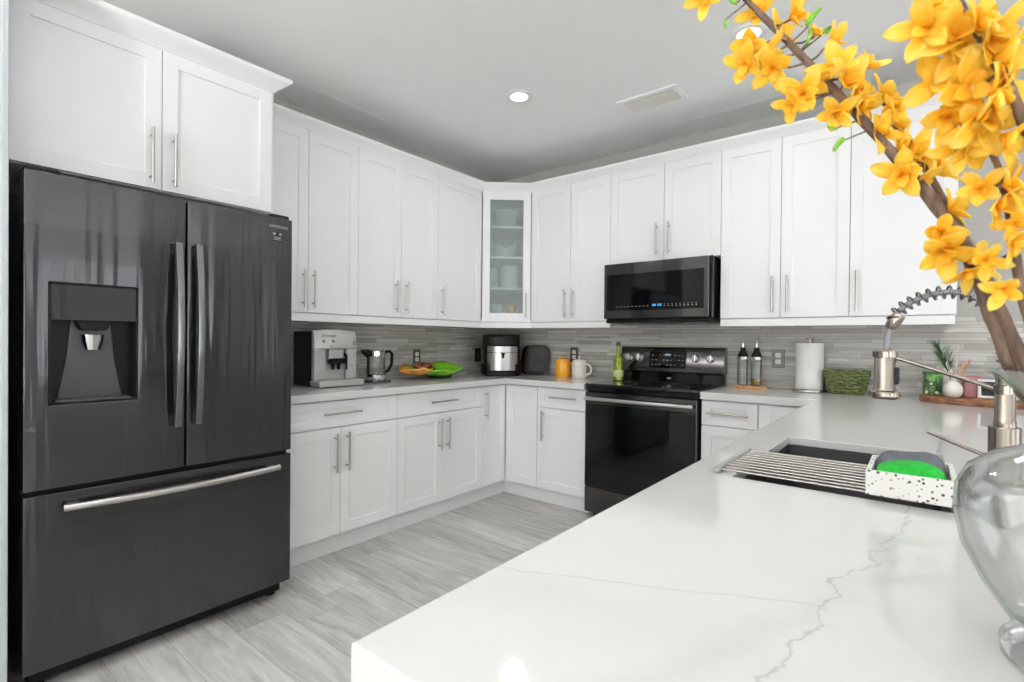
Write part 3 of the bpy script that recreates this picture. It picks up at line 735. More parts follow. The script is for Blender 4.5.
# badge, maker's lettering, top hinge covers, feet
MB().box(FX-.006, FX+.0012, 1.125, 1.172, 1.655, 1.700, .002).build('badge', 'blkgloss', fr)
m = MB()
for yy in (1.128, 1.156): m.box(FX+.0012, FX+.0017, yy, yy+.011, 1.684, 1.694, 0)
for zz2 in (1.662, 1.668, 1.674): m.box(FX+.0012, FX+.0017, 1.131, 1.166, zz2, zz2+.002, 0)
m.build('badge_print', 'mark', fr)
def text(s, name, mat, parent, loc, rot, size, depth=.0004):
    cu = bpy.data.curves.new('txt', 'FONT'); cu.body = s; cu.size = size; cu.extrude = depth; cu.align_x = 'CENTER'; cu.align_y = 'CENTER'; cu.resolution_u = 3
    to = bpy.data.objects.new('txt', cu); C.objects.link(to)
    me = bpy.data.meshes.new_from_object(to.evaluated_get(bpy.context.evaluated_depsgraph_get())); bpy.data.objects.remove(to)
    o = bpy.data.objects.new(name, me); C.objects.link(o); me.materials.clear(); me.materials.append(M[mat])
    o.parent = parent
    from mathutils import Euler
    mm = Matrix.Translation(loc) @ Euler(rot).to_matrix().to_4x4()
    me.transform(Matrix.Translation(-parent.location) @ mm)
    return o
text('SAMSUNG', 'lettering', 'mark', fr, (FX+.0016, 1.153, 1.722), (PI/2, 0, PI/2), .019)
for y in (Y0+.05, Y1-.05):
    MB().box(FX-.20, FX-.02, y-.045, y+.045, 1.745, 1.785, .008, 2).build('hinge_cover', 'blk', fr)
MB().box(FX-.15, FX-.06, Y0+.02, Y1-.02, .02, .079, .004).build('base_grille', 'blk', fr)
for y in (Y0+.05, Y1-.05):
    MB().cyl((FX-.10, y, 0), (FX-.10, y, .06), .022, 16).build('foot', 'blk', fr)
    MB().cyl((-3.0, y, 0), (-3.0, y, .06), .022, 16).build('foot', 'blk', fr)

# ------------------------------------------------------------------ range
SX0, SX1, SY = -1.803, -1.027, 3.052
st = thing('range', 'black stainless freestanding electric range with an oven door', 'oven', (-1.405, 3.35, 0))
MB().box(SX0+.004, SX1-.004, SY+.045, 3.655, .04, .905, .003).build('body', 'blk', st)
ck = MB().box(SX0, SX1, SY+.012, 3.640, .905, .924, .005, 2).build('cooktop', 'cooktop', st)
def ring(x, y, r):
    return MB().lathe([(r-.0012, .9242), (r+.0012, .9242), (r+.0012, .9246), (r-.0012, .9246)], (x, y, 0), 40, closed=True)
rb = MB()
for x, y, r in ((-1.60, 3.20, .11), (-1.22, 3.20, .085), (-1.60, 3.46, .085), (-1.22, 3.46, .11)):
    ring(x, y, r).build('burner_ring', plain('burner_print', (60, 60, 62), .3), ck)
MB().box(SX0+.002, SX1-.002, SY+.022, SY+.05, .870, .905, .003).build('front_rail', 'blkgloss', st)
od = MB().box(SX0+.006, SX1-.006, SY+.002, SY+.045, .222, .866, .006, 2).build('oven_door', 'gun', st)
MB().box(SX0+.012, SX1-.012, SY-.0005, SY+.004, .228, .790, .002).build('oven_window', 'blkglass2', od)
MB().box(SX0+.20, SX1-.20, SY-.0012, SY+.002, .36, .735, .001).build('inner_pane', 'blkgloss', od)
m = MB()
hp = [(SX0+.02+(SX1-SX0-.04)*k/16, SY-.032-.014*(1-(2*k/16-1)**2), .826) for k in range(17)]
m.tube(hp, .012, 12)
for x in (SX0+.045, SX1-.045): m.box(x-.014, x+.014, SY-.036, SY+.004, .815, .837, .003)
m.build('handle', 'steel', od)
dw = MB().box(SX0+.006, SX1-.006, SY+.004, SY+.045, .045, .216, .005, 2).build('storage_drawer', 'gun', st)
MB().box(SX0+.01, SX1-.01, SY+.02, SY+.05, .19, .23, 0).build('drawer_gap', 'blk', st)
for x in (SX0+.06, SX1-.06):
    for y in (SY+.07, 3.6): MB().cyl((x, y, 0), (x, y, .045), .018, 14).build('foot', 'blk', st)
# backguard: sloped control panel above a black riser
MB().prism([(3.655, .90), (3.585, .90), (3.600, .995), (3.655, .995)], 'x', SX0+.012, SX1-.012, .003).build('riser', 'blkgloss', st)
bgd = MB().prism([(3.655, .992), (3.572, .992), (3.568, 1.0), (3.598, 1.168), (3.61, 1.176), (3.655, 1.176)], 'x', SX0+.004, SX1-.004, .004).build('backguard', 'gun', st)
def bgy(z): return 3.568+.030*(z-1.0)/.168
tilt = math.atan2(.030, .168)
MB().prism([(bgy(1.022)-.002, 1.022), (bgy(1.148)-.002, 1.148), (bgy(1.148)+.004, 1.148), (bgy(1.022)+.004, 1.022)], 'x', -1.565, -1.290, .001).build('control_display', 'blkgloss', bgd)
m = MB()
for r in range(3):
    for k in range(9):
        if (r*9+k) % 4 != 3:
            z = 1.045+.034*r; x = -1.545+.028*k; yy = bgy(z)-.0028
            m.box(x, x+.013, yy, yy+.001, z, z+.005, 0)
m.build('key_print', 'mark', bgd)
z = 1.112; yy = bgy(z)-.003
MB().box(-1.445, -1.405, yy, yy+.001, z, z+.016, 0).build('clock_digits', plain('dim_clock', (120, 130, 140), .4, emit=(150, 170, 190), estr=.25), bgd)
nv = Vector((0, -math.cos(tilt), math.sin(tilt)))
for x in (-1.730, -1.645, -1.225, -1.120):
    p = Vector((x, bgy(1.098), 1.098))
    kb = MB().tube([p, p+nv*.004, p+nv*.006, p+nv*.024, p+nv*.027], [.030, .030, .026, .023, .019], 24).build('knob', 'steel', bgd)
    MB().box(x-.005, x+.005, p.y-.036, p.y-.022, 1.078, 1.126, .002).build('grip', 'chrome', kb)
MB().box(-1.43, -1.40, 3.583, 3.588, .945, .958, 0).build('emblem', 'mark', st)

# ------------------------------------------------------------------ microwave
mw = thing('microwave', 'black stainless over-the-range microwave under the short cabinet', 'microwave', (-1.378, 3.45, 1.36))
MB().box(-1.762, -1.014, 3.285, 3.655, 1.366, 1.757, .003).build('body', 'blk', mw)
md = MB().box(-1.765, -1.030, 3.245, 3.284, 1.372, 1.757, .006, 2).build('door', 'gun', mw)
MB().box(-1.742, -1.062, 3.2425, 3.25, 1.428, 1.680, .002).build('window', 'blkgloss', md)
m = MB(); 
for k in range(9): m.box(-1.665+.028*k, -1.652+.028*k, 3.2418, 3.2428, 1.452, 1.4555, 0)
m.build('key_print', 'mark', md)
m = MB()
for k in range(9): m.box(-1.32+.026*k, -1.311+.026*k, 3.2418, 3.2428, 1.450, 1.4535, 0).box(-1.32+.026*k, -1.313+.026*k, 3.2418, 3.2428, 1.462, 1.4650, 0)
m.build('key_print', 'mark', md)
m = MB()
for k, x in enumerate((-1.400, -1.385, -1.362, -1.347)): m.box(x, x+.010, 3.2416, 3.2428, 1.452, 1.466, 0)
m.build('clock_digits', 'teal', md)
MB().box(-1.056, -1.038, 3.2435, 3.252, 1.40, 1.74, .003).build('pocket_handle', 'gun', md)
MB().box(-1.028, -1.012, 3.250, 3.290, 1.372, 1.757, .003).build('side_trim', 'blkgloss', mw)
m = MB().box(-1.755, -1.018, 3.262, 3.655, 1.343, 1.366, .004)
m.build('bottom_vent', 'blk', mw)
for x in (-1.60, -1.16): MB().box(x-.06, x+.06, 3.36, 3.42, 1.340, 1.3435, .001).build('cooktop_lamp', 'grey_sil', mw)

# ------------------------------------------------------------------ outlets
def outlet(lab, p, rz, plate='outsteel', face='white'):
    t = thing('outlet', lab, 'outlet', p, rz, 'wall outlets')
    MB().box(-.038, .038, -.006, 0, -.06, .06, .002).build('plate', plate, t, world=False)
    for z in (-.021, .021):
        r = MB().box(-.0165, .0165, -.0085, -.005, z-.015, z+.015, .006, 2).build('receptacle', face, t, world=False)
        m = MB()
        for x in (-.006, .006): m.box(x-.0012, x+.0012, -.0089, -.008, z-.004, z+.006, 0)
        m.cyl((0, -.0089, z-.009), (0, -.008, z-.009), .0022, 8)
        m.build('slots', 'blk', r, world=False)
    MB().cyl((0, -.0075, 0), (0, -.005, 0), .003, 10).build('screw', 'steel', t, world=False)
outlet('steel outlet plate on the tiles between the oil cruets and the paper towels', (-.718, YB-.008, 1.112), 0)
outlet('steel outlet plate on the tiles behind the white jar', (-2.262, YB-.008, 1.10), 0)
outlet('steel outlet plate on the side wall behind the leaf bowl', (XL+.008, 2.672, 1.077), L90)
outlet('black outlet plate on the side wall beside the air fryer', (XL+.008, 3.385, 1.08), L90, 'blk', 'darkgrey')
# ------------------------------------------------------------------ things on the left and back worktops
Z = .918
cm = thing('coffee_machine', 'silver and black bean-to-cup coffee machine beside the refrigerator', 'coffee machine', (-2.95, 1.79, Z))
y0, y1, xf = 1.645, 1.94, -2.842
MB().box(-3.085, xf-.0305, y0, y1, Z+.004, 1.258, .008, 2).build('body', 'blk', cm)
def top_out(t): return xf + .004 + .022*(1-(2*t-1)**2)
MB().cells([y0+.001+(y1-y0-.002)*k/12 for k in range(13)], [1.152, 1.20, 1.262], lambda i, j: True,
    lambda y, z: (top_out((y-y0)/(y1-y0)) - (.02 if z > 1.25 else 0), y, z + (.010*(1-(2*(y-y0)/(y1-y0)-1)**2) if z > 1.25 else 0)), lambda y, z: (xf-.03, y, z + (.010*(1-(2*(y-y0)/(y1-y0)-1)**2) if z > 1.25 else 0)), .004, 2).build('control_panel', 'silver', cm)
MB().box(xf-.03, xf+.004, y0+.001, y0+.075, .958, 1.151, .004, 2).build('column', 'silver', cm)
MB().box(xf-.03, xf+.004, y1-.075, y1-.001, .958, 1.151, .004, 2).build('column', 'silver', cm)
MB().box(xf-.030, xf-.024, y0+.075, y1-.075, .958, 1.151, 0).build('brew_recess', 'silver', cm)
MB().box(xf-.024, xf+.012, y0+.095, y1-.10, 1.085, 1.150, .008, 2).build('brew_head', 'silver', cm)
sp = MB().box(xf-.02, xf+.018, y0+.10, y1-.085, 1.058, 1.092, .004, 2)
for yy in (y0+.125, y0+.165): sp.tube([(xf+.004, yy, 1.06), (xf+.004, yy, 1.022)], [.013, .009], 14)
sp.build('spout', 'blk', cm)
MB().tube([(xf-.005, y1-.08, 1.12), (xf+.012, y1-.08, 1.10), (xf+.014, y1-.08, 1.02)], [.009, .008, .006], 12).build('steam_wand', 'blk', cm)
MB().prism([(y0-.004, Z+.004), (y1+.006, Z+.004), (y1+.012, Z+.034), (y1+.006, Z+.042), (y0-.004, Z+.042), (y0-.010, Z+.034)], 'x', xf-.03, xf+.078, .006, 2).build('drip_tray', 'silver', cm)
MB().box(xf+.002, xf+.070, y0+.012, y1-.01, Z+.0415, Z+.046, .001).build('drip_grate', 'steel', cm)
for yy, z, r in ((y0+.055, 1.198, .009), (y0+.115, 1.198, .009), (y1-.02, 1.190, .016)):
    tx = top_out((yy-y0)/(y1-y0))
    MB().cyl((tx-.004, yy, z), (tx+.010, yy, z), r, 18, .002).build('knob', 'steel', cm)
for k in range(3): MB().cyl((top_out(.35)-.004, y0+.10+.02*k, 1.168), (top_out(.35)+.001, y0+.10+.02*k, 1.168), .004, 10).build('button', 'darkgrey', cm)
text("De'Longhi", 'lettering', 'darkgrey', cm, (top_out(.25)+.0015, y0+.085, 1.232), (PI/2, 0, PI/2+.05), .024)

kt = thing('kettle', 'glass and steel kettle with a black handle, beside the coffee machine', 'kettle', (-2.92, 2.150, Z))
MB().box(-2.995, -2.845, 2.07, 2.225, Z, Z+.014, .006, 2).build('power_base', 'darkgrey', kt)
MB().lathe([(0, .014), (.066, .014), (.068, .018), (.068, .052), (.064, .054), (0, .054)], (-2.92, 2.15, Z), 32).build('heater_ring', 'chrome', kt)
MB().lathe([(.064, .054), (.066, .06), (.060, .18), (.058, .18), (.063, .062), (.060, .054)], (-2.92, 2.15, Z), 32, closed=True).build('glass_body', 'glass', kt)
MB().lathe([(.061, .178), (.063, .18), (.063, .214), (.055, .224), (0, .228)], (-2.92, 2.15, Z), 32).build('top_band', 'chrome', kt)
MB().tube([(-2.92, 2.09, Z+.195), (-2.92, 2.06, Z+.207), (-2.92, 2.035, Z+.218)], [.03, .020, .010], 14).build('spout', 'blk', kt)
MB().tube([(-2.92, 2.205, Z+.205), (-2.92, 2.265, Z+.212), (-2.92, 2.287, Z+.19), (-2.92, 2.283, Z+.12), (-2.92, 2.255, Z+.075), (-2.92, 2.212, Z+.062)], .011, 12).build('handle', 'blk', kt)
MB().box(-2.925, -2.915, 2.083, 2.090, Z+.05, Z+.18, .001).build('strap', 'blk', kt)

# leaf-shaped bowl
lb = thing('leaf_bowl', 'long green and yellow leaf-shaped bowl on the left worktop', 'bowl', (-2.91, 2.70, Z))
def leaf(cx, cy, lx, hw, z0, tipl, tipr, back, ruffle):
    def fn(u, v):
        t = 2*u-1; s = 2*v-1
        wdt = hw*(max(0, 1-abs(t)**2.2))**.75
        x = cx - s*wdt; y = cy + t*lx
        z = z0 + (tipl if t < 0 else tipr)*abs(t)**1.6 + .085*abs(s)**2*(1-abs(t)**3)*(back if s > 0 else .62) + ruffle*math.sin(9*t+3*s)*abs(s)
        return (x, y, z)
    return fn
def leafpart(name, mat, *a):
    m = MB().surf(leaf(*a), 36, 14)
    o = m.build(name, mat, lb); md_ = o.modifiers.new('thickness', 'SOLIDIFY'); md_.thickness = .007; md_.offset = 1; return o
leafpart('bowl_shell', 'bowlgreen', -2.91, 2.735, .285, .145, Z+.014, .05, .055, 1.15, .006)
leafpart('yellow_leaf', 'bowlyellow', -2.90, 2.505, .150, .115, Z+.034, .032, .03, .8, .006)
MB().lathe([(0, 0), (.085, 0), (.095, .008), (.11, .022), (0, .022)], (-2.91, 2.735, Z), 32, .75, 1.2).build('foot', plain('dark_green_glaze', (30, 60, 14), .3), lb)
def fruit(y, x, r, zc, lab):
    o = MB().sphere((0, 0, r*.9), r, (1, 1.25, .9)).build('ornament', 'bowlrust', world=False); o.location = (x, y, zc)
o = MB().surf(lambda u, v: (-2.925+.05*math.cos(2*PI*u)*math.sin(PI*v), 2.585+.095*math.sin(2*PI*u)*math.sin(PI*v), Z+.089+.028*math.cos(PI*v)+.006*math.sin(6*PI*u)), 28, 12).build('dark_leaf', 'bowlrust', lb)

# air fryer, set diagonally in the corner
ga = thing('air_fryer', 'black air fryer with a brushed steel basket in the worktop corner', 'air fryer', (-2.80, 3.345, Z), PI/4)
def rr(w_, d_, r, n=6):
    out = []
    for cx, cy, a0 in ((w_-r, -d_+r, -PI/2), (w_-r, d_-r, 0), (-w_+r, d_-r, PI/2), (-w_+r, -d_+r, PI)):
        for k in range(n+1):
            a = a0+PI/2*k/n; out.append((cx+r*math.cos(a), cy+r*math.sin(a)))
    return out
MB().prism(rr(.170, .165, .07), 'z', .012, .10, .006).build('lower_body', 'blk', ga, world=False)
MB().prism(rr(.152, .150, .06), 'z', .10, .345, .012, 3).build('body', 'blk', ga, world=False)
pts = [(-.125+.25*k/16, -.150-.045*(1-(2*k/16-1)**2)) for k in range(17)]
MB().prism(pts+[(.125, -.10), (-.125, -.10)], 'z', .045, .248, .003).build('basket', 'steel', ga, world=False)
MB().prism([(x, y-.0012) for x, y in pts]+[(.125, -.14), (-.125, -.14)], 'z', .192, .196, 0).build('basket_seam', 'blk', ga, world=False)
MB().prism([(x*1.12, y*1.03) for x, y in pts]+[(.14, -.08), (-.14, -.08)], 'z', .0, .043, .004).build('base', 'blk', ga, world=False)
MB().prism([(x*1.1, y*1.0) for x, y in pts]+[(.135, -.08), (-.135, -.08)], 'z', .25, .335, .008).build('hood', 'blk', ga, world=False)
m = MB().box(-.016, .016, -.212, -.185, .178, .192, .004, 2).box(-.010, .010, -.212, -.19, .150, .18, .004, 2)
m.build('handle', 'blk', ga, world=False)

M['slate'] = plain('dark_slate', (66, 62, 63), .3, var=.35, nscale=14)
def tray_lean(lab, loc, hw, hh, r, lean, mat):
    t = thing('serving_tray', lab, 'tray', loc, 0, 'dark trays leaning in the corner')
    R_ = Matrix.Translation((0, 0, .003)) @ Matrix.Rotation(-lean, 4, 'X')
    sh = [(u, v+hh) for u, v in rr(hw, hh, r, 10)]
    o = MB().prism(sh, 'y', -.006, .006, .003).build('board', mat, t, world=False); o.data.transform(R_)
    m = MB()
    for k in range(9):
        x = -hw*.72+hw*1.44*k/8; e = hh*(.62 if k in (0, 8) else .78)
        m.tube([(x-.02, -.0065, hh-e), (x+.004, -.0065, hh), (x+.02, -.0065, hh+e)], .0028, 6)
    o = m.build('raised_ribs', mat, t, world=False); o.data.transform(R_); o['kind'] = 'stuff'
    return t
tray_lean('dark grey ribbed tray with rounded corners leaning on the tiles beside the air fryer', (-2.60, 3.560, Z), .128, .130, .075, .22, 'slate')
tray_lean('black rounded tray leaning behind the ribbed grey tray', (-2.668, 3.595, Z), .125, .126, .06, .20, 'blk')

def jar(lab, loc, mat, r, h, rz):
    t = thing('lidded_jar', lab, 'jar', loc, rz, 'mug-shaped jars on the back worktop')
    MB().lathe([(0, 0), (r*.93, 0), (r, .008), (r, h*.84), (r*.97, h*.86), (0, h*.86)]).build('body', mat, t, world=False)
    MB().lathe([(r*.99, h*.86), (r*1.0, h*.875), (r*.82, h*.955), (r*.3, h*1.0), (r*.12, h*1.0), (r*.12, h*1.05), (r*.24, h*1.08), (r*.24, h*1.13), (0, h*1.16)]).build('lid', mat, t, world=False)
    pts = [(r*.95+.046*math.sin(a)*1.0, 0, h*.46+.042*math.cos(a)) for a in [PI*k/12 for k in range(13)]]
    MB().tube(pts, .0085, 10, flat=1.0).build('handle', mat, t, world=False)
    return t
jar('mustard yellow lidded mug-shaped jar on the back worktop', (-2.285, 3.52, Z), 'yellowcer', .062, .155, .35)
j2 = jar('cream white lidded mug-shaped jar beside the yellow jar', (-2.128, 3.52, Z), 'whitecer', .058, .152, .15)
m = MB()
for k in range(5):
    a = -PI/2-.5+.25*k
    m.box(.0585*math.cos(a)-.004, .0585*math.cos(a)+.004, .0585*math.sin(a)-.0015, .0585*math.sin(a)+.0015, .088+.004*(k % 2), .096+.004*(k % 2), 0)
m.build('raised_marks', plain('faint_relief', (200, 196, 188), .4), j2, world=False)

ob = thing('oil_bottle', 'green olive oil bottle standing at the back of the cooktop', 'bottle', (-1.745, 3.44, .9245))
MB().lathe([(0, 0), (.032, 0), (.036, .005), (.036, .15), (.030, .175), (.016, .20), (.0135, .215), (.0135, .255), (0, .255)]).build('body', 'greenglass', ob, world=False)
MB().lathe([(.0368, .03), (.0370, .032), (.0370, .075), (.0368, .077)], n=32).build('label', plain('pale_label', (190, 196, 130), .6, var=.2, nscale=60), ob, world=False)
MB().lathe([(0, .255), (.015, .255), (.0155, .258), (.0155, .285), (0, .286)]).build('cap', plain('dark_green_cap', (34, 44, 18), .4), ob, world=False)

# wooden board with two cruets
bd = MB().prism([(-.862+.108*math.cos(2*PI*k/40)*(1 if abs(math.cos(2*PI*k/40)) < .9 else .98), 3.545+.060*math.sin(2*PI*k/40)) for k in range(40)], 'z', Z, Z+.018, .004, 2).build('wooden_board', 'woodboard')
center(tag(bd, 'oval light wood board under the two oil cruets', 'board'))
def cruet(lab, x, oil):
    t = thing('cruet', lab, 'cruet', (x, 3.545, Z+.018), 0, 'glass oil cruets')
    MB().lathe([(0, 0), (.030, 0), (.033, .004), (.033, .165), (.026, .19), (.0245, .19), (.0305, .163), (.0305, .008), (0, .006)], n=32).build('glass_body', 'glass', t, world=False)
    MB().lathe([(.034, .172), (.035, .176), (.030, .196), (.018, .222), (.0155, .245), (0, .247)], n=28).build('stopper', 'blk', t, world=False)
    MB().lathe([(.0345, .168), (.0365, .170), (.0365, .184), (.0345, .186)], n=28, closed=True).build('collar', 'steel', t, world=False)
    MB().tube([(0, 0, .245), (0, 0, .27), (.003, -.004, .295), (.010, -.012, .312)], [.009, .007, .005, .004], 12).build('spout', 'chrome', t, world=False)
    if oil: MB().lathe([(0, .009), (.0295, .009), (.0300, .012), (.0300, .042), (0, .043)], n=28).build('oil', 'golden', t, world=False)
    else: MB().lathe([(0, .009), (.0295, .009), (.0298, .012), (.0298, .018), (0, .019)], n=28).build('vinegar', plain('clear_vinegar', (206, 200, 186), .1), t, world=False)
cruet('clear glass cruet with black stopper, the emptier one nearer the range', -.905, False)
cruet('glass cruet with golden oil in the bottom, nearer the outlet', -.822, True)

# paper towel holder and roll
ph = thing('paper_towel_holder', 'round steel paper towel holder near the outlet', 'towel holder', (-.527, 3.565, Z))
MB().lathe([(0, 0), (.088, 0), (.092, .004), (.090, .014), (.02, .016), (0, .016)], n=40).build('base', 'steel', ph, world=False)
MB().cyl((0, 0, .014), (0, 0, .318), .007, 14).build('rod', 'steel', ph, world=False)
MB().tube([(-.022, 0, .326), (-.012, 0, .314), (0, 0, .309), (.012, 0, .314), (.022, 0, .326)], .006, 10).build('finial', 'steel', ph, world=False)
pr = MB().lathe([(.020, 0), (.0735, 0), (.0752, .003), (.0752, .277), (.0735, .28), (.020, .28)], n=48, closed=True).build('paper_towel_roll', 'paper', world=False)
pr.location = (-.527, 3.565, Z+.0165); tag(pr, 'white paper towel roll upright on the steel holder', 'paper towels')

# woven basket
bk = thing('basket', 'small green woven basket beside the paper towels', 'basket', (-.335, 3.565, Z))
def bring(z, ph_, amp, r=.0058):
    k = (z/.13); hw = .078+.028*k; hd = .052+.022*k
    base = rr(hw, hd, .03, 8); n = len(base); pts = []
    for i in range(n*2):
        a = Vector(base[(i//2) % n]); b = Vector(base[(i//2+1) % n]); p = a.lerp(b, (i % 2)*.5)
        q = p*(1+amp*math.sin(i*PI/2.0+ph_)/max(.03, p.length))
        pts.append((q.x, q.y, z))
    pts.append(pts[0]); return pts
bm_ = MB()
for k in range(11): bm_.tube(bring(.007+.0115*k, PI*(k % 2), .0065), .0062, 8)
bm_.build('woven_wall', 'weave', bk, world=False)
bm_ = MB()
for s in (0, 2): bm_.tube(bring(.134, s, .003), .0075, 8)
bm_.build('rim', 'weave', bk, world=False)
MB().prism(rr(.078, .052, .03), 'z', 0, .006).build('bottom', 'weave', bk, world=False)
# ------------------------------------------------------------------ decorative tray by the back wall
tr = thing('wood_slice_tray', 'oval rustic wood slice tray with bark edge, holding the plant and candle', 'tray', (.300, 3.43, Z))
random.seed(3)
prof = []
m = MB(); n = 56; wob = [1+.012*math.sin(5*2*PI*k/n)+.012*random.uniform(-1, 1) for k in range(n)]
t_ = [(.300*wob[k]*math.cos(2*PI*k/n), .165*wob[k]*math.sin(2*PI*k/n)) for k in range(n)]
m.prism(t_, 'z', 0, .030, .005, 2)
m.build('slice', 'slice', tr, world=False)
T = Z+.0305
tn = thing('tin_box', 'green tin box with a white flower print on the wood tray', 'tin', (.052, 3.475, T), .25)
MB().prism(rr(.036, .030, .008, 4), 'z', 0, .112, .002).build('body', 'tin', tn, world=False)
MB().prism(rr(.037, .031, .008, 4), 'z', .112, .120, .002).build('lid', 'palm', tn, world=False)
fv = thing('bud_vase', 'round cream bud vase with green and dried sprigs on the wood tray', 'vase', (.130, 3.385, T))
MB().lathe([(0, 0), (.024, 0), (.036, .012), (.0405, .034), (.037, .056), (.024, .074), (.015, .080), (.016, .086), (.012, .086), (.011, .078), (0, .076)], n=36).build('body', 'whitecer', fv, world=False)
def frond(lab, base, tip, ln, nleaf, mat, wid, name):
    t = thing(name, lab, 'sprig', base, 0, 'sprigs in the bud vase')
    b = Vector((0, 0, 0)); e = Vector(tip)-Vector(base); m = MB()
    pts = [b.lerp(e, k/6)+Vector((0, 0, -.012*(k/6)*(1-k/6)*0)) for k in range(7)]
    m.tube(pts, [.0018]*6+[.0008], 6); m.build('stem', mat, t, world=False)
    m = MB(); d = e.normalized()
    for k in range(nleaf):
        q = b.lerp(e, .25+.75*k/nleaf); a = random.uniform(0, 2*PI)
        sd = Vector((math.cos(a), math.sin(a)*.7, .0)); ld = (d*1.0+sd*.75).normalized()
        l = ln*random.uniform(.7, 1.1)
        m.tube([q, q+ld*l*.5+Vector((0, 0, .002)), q+ld*l], [wid*.4, wid, wid*.15], 6, flat=.35)
    m.build('leaves', mat, t, world=False)
    return t
fb = (.130, 3.385, T+.072)
frond('dark green feathery frond leaning left in the bud vase', (.126, 3.388, T+.072), (.075, 3.41, T+.250), .075, 46, 'palm', .0045, 'green_sprig')
frond('thin white-tipped twig upright in the bud vase', (.134, 3.39, T+.072), (.152, 3.42, T+.262), .022, 20, 'whitecer', .003, 'white_sprig')
frond('cream pampas plume leaning right in the bud vase', (.133, 3.380, T+.072), (.168, 3.385, T+.165), .028, 60, 'pampas', .004, 'pampas_sprig')
frond('small dusty pink dried flower beside the cream plume', (.137, 3.384, T+.072), (.196, 3.40, T+.180), .024, 34, 'pinkflower', .005, 'dried_sprig')
cd = MB().prism(rr(.034, .034, .006, 4), 'z', 0, .105, .003).build('candle', 'pink', world=False)
cd.location = (.205, 3.475, T); cd.rotation_euler = (0, 0, .1); tag(cd, 'dusty pink square candle behind the bud vase', 'candle')
o = MB().lathe([(0, 0), (.044, 0), (.046, .004), (.046, .10), (.02, .165), (.004, .178), (0, .178)], n=4).build('house_ornament', 'whitecer', world=False, smooth=20)
o.location = (.098, 3.545, T-.0305+.0005); o.location.z = T; o.location.y = 3.562; tag(o, 'small white pointed ornament behind the green tin', 'ornament')
pf = thing('photo_frame', 'white framed dark screen leaning back on the wood tray', 'frame', (.300, 3.42, T+.001), 0)
R_ = Matrix.Rotation(-.30, 4, 'X')
fm = MB()
fm.cells([-.075, -.062, .062, .075], [0, .012, .083, .095], lambda i, j: not (i == 1 and j == 1), lambda u, v: (u, -.006, v), lambda u, v: (u, .008, v), .002)
o1 = fm.build('frame_rim', 'white', pf, world=False, smooth=0); o1.data.transform(R_)
o2 = MB().box(-.064, .064, -.002, .006, .010, .085, 0).build('screen', 'screen', pf, world=False, smooth=0); o2.data.transform(R_)
o3 = MB().prism([(-.02, .004), (.055, .002), (.055, .006), (.022, .07), (.016, .068)], 'x', -.015, .015, .001).build('stand', 'white', pf, world=False, smooth=0)

# ------------------------------------------------------------------ sink, drying rack, tub, cloths
sk = thing('kitchen_sink', 'undermount dark steel sink set in the peninsula', 'sink', (-.135, 1.488, .66))
m = MB(); x0, x1, ya, yb, zb = -.322, .052, 1.178, 1.797, .665
def shell(q, zt, zbm, r):
    return q
ou = [(x0+(x1-x0)/2+u, ya+(yb-ya)/2+v) for u, v in rr((x1-x0)/2, (yb-ya)/2, .03, 5)]
iu = [(x0+(x1-x0)/2+u, ya+(yb-ya)/2+v) for u, v in rr((x1-x0)/2-.003, (yb-ya)/2-.003, .028, 5)]
fl = [(x0+(x1-x0)/2+u, ya+(yb-ya)/2+v) for u, v in rr((x1-x0)/2+.018, (yb-ya)/2+.018, .03, 5)]
bm = m.bm; nn = len(ou)
R0 = [bm.verts.new((*p, .8952)) for p in fl]; R1 = [bm.verts.new((*p, .8952)) for p in iu]; R2 = [bm.verts.new((*p, zb+.012)) for p in iu]
ib = [(x0+(x1-x0)/2+u, ya+(yb-ya)/2+v) for u, v in rr((x1-x0)/2-.018, (yb-ya)/2-.018, .02, 5)]
R3 = [bm.verts.new((*p, zb)) for p in ib]
B0 = [bm.verts.new((*p, .8937)) for p in fl]; B1 = [bm.verts.new((*p, .8937)) for p in ou]; B2 = [bm.verts.new((*p, zb-.003)) for p in ou]
seq = [R3, R2, R1, R0, B0, B1, B2]
for a, b in zip(seq, seq[1:]):
    for k in range(nn): bm.faces.new((a[k], a[(k+1) % nn], b[(k+1) % nn], b[k]))
bm.faces.new(R3); bm.faces.new(B2)
m.build('basin', 'sinkst', sk, smooth=50)
MB().lathe([(0, .001), (.03, .001), (.045, .004), (.045, 0), (0, 0)], (-.135, 1.60, zb), 28).build('drain', 'chrome', sk)

rk = thing('drying_rack', 'roll-up steel drying rack laid across the near end of the sink', 'drying rack', (-.135, 1.325, ZT))
x0, x1 = -.362, .092
for k in range(10):
    y = 1.199+.0285*k
    MB().cyl((x0+.004, y, ZT+.0080), (x1-.004, y, ZT+.0080), .0030, 10).build('rod', 'rack', rk)
for xs in (x0, x1-.014):
    m = MB()
    for k in range(10):
        y = 1.199+.0285*k
        m.box(xs, xs+.014, y-.0138, y+.0138, ZT+.0004, ZT+.0134, .004, 2)
    m.build('silicone_edge', 'grey_sil', rk)
TBZ = ZT+.0118
tb = thing('sponge_tub', 'small rectangular speckled terrazzo tub standing on the drying rack', 'tub', (-.012, 1.250, TBZ))
W_, D_, H_ = .066, .086, .046
def tubshape():
    return MB().cells([-W_, -W_+.009, W_-.009, W_], [-D_, -D_+.009, D_-.009, D_], lambda i, j: not (i == 1 and j == 1), lambda u, v: (u, v, H_), lambda u, v: (u, v, 0), .002).box(-W_+.008, W_-.008, -D_+.008, D_-.008, .0, .006, 0)
tubshape().build('body', 'terrazzo', tb, world=False, smooth=30)
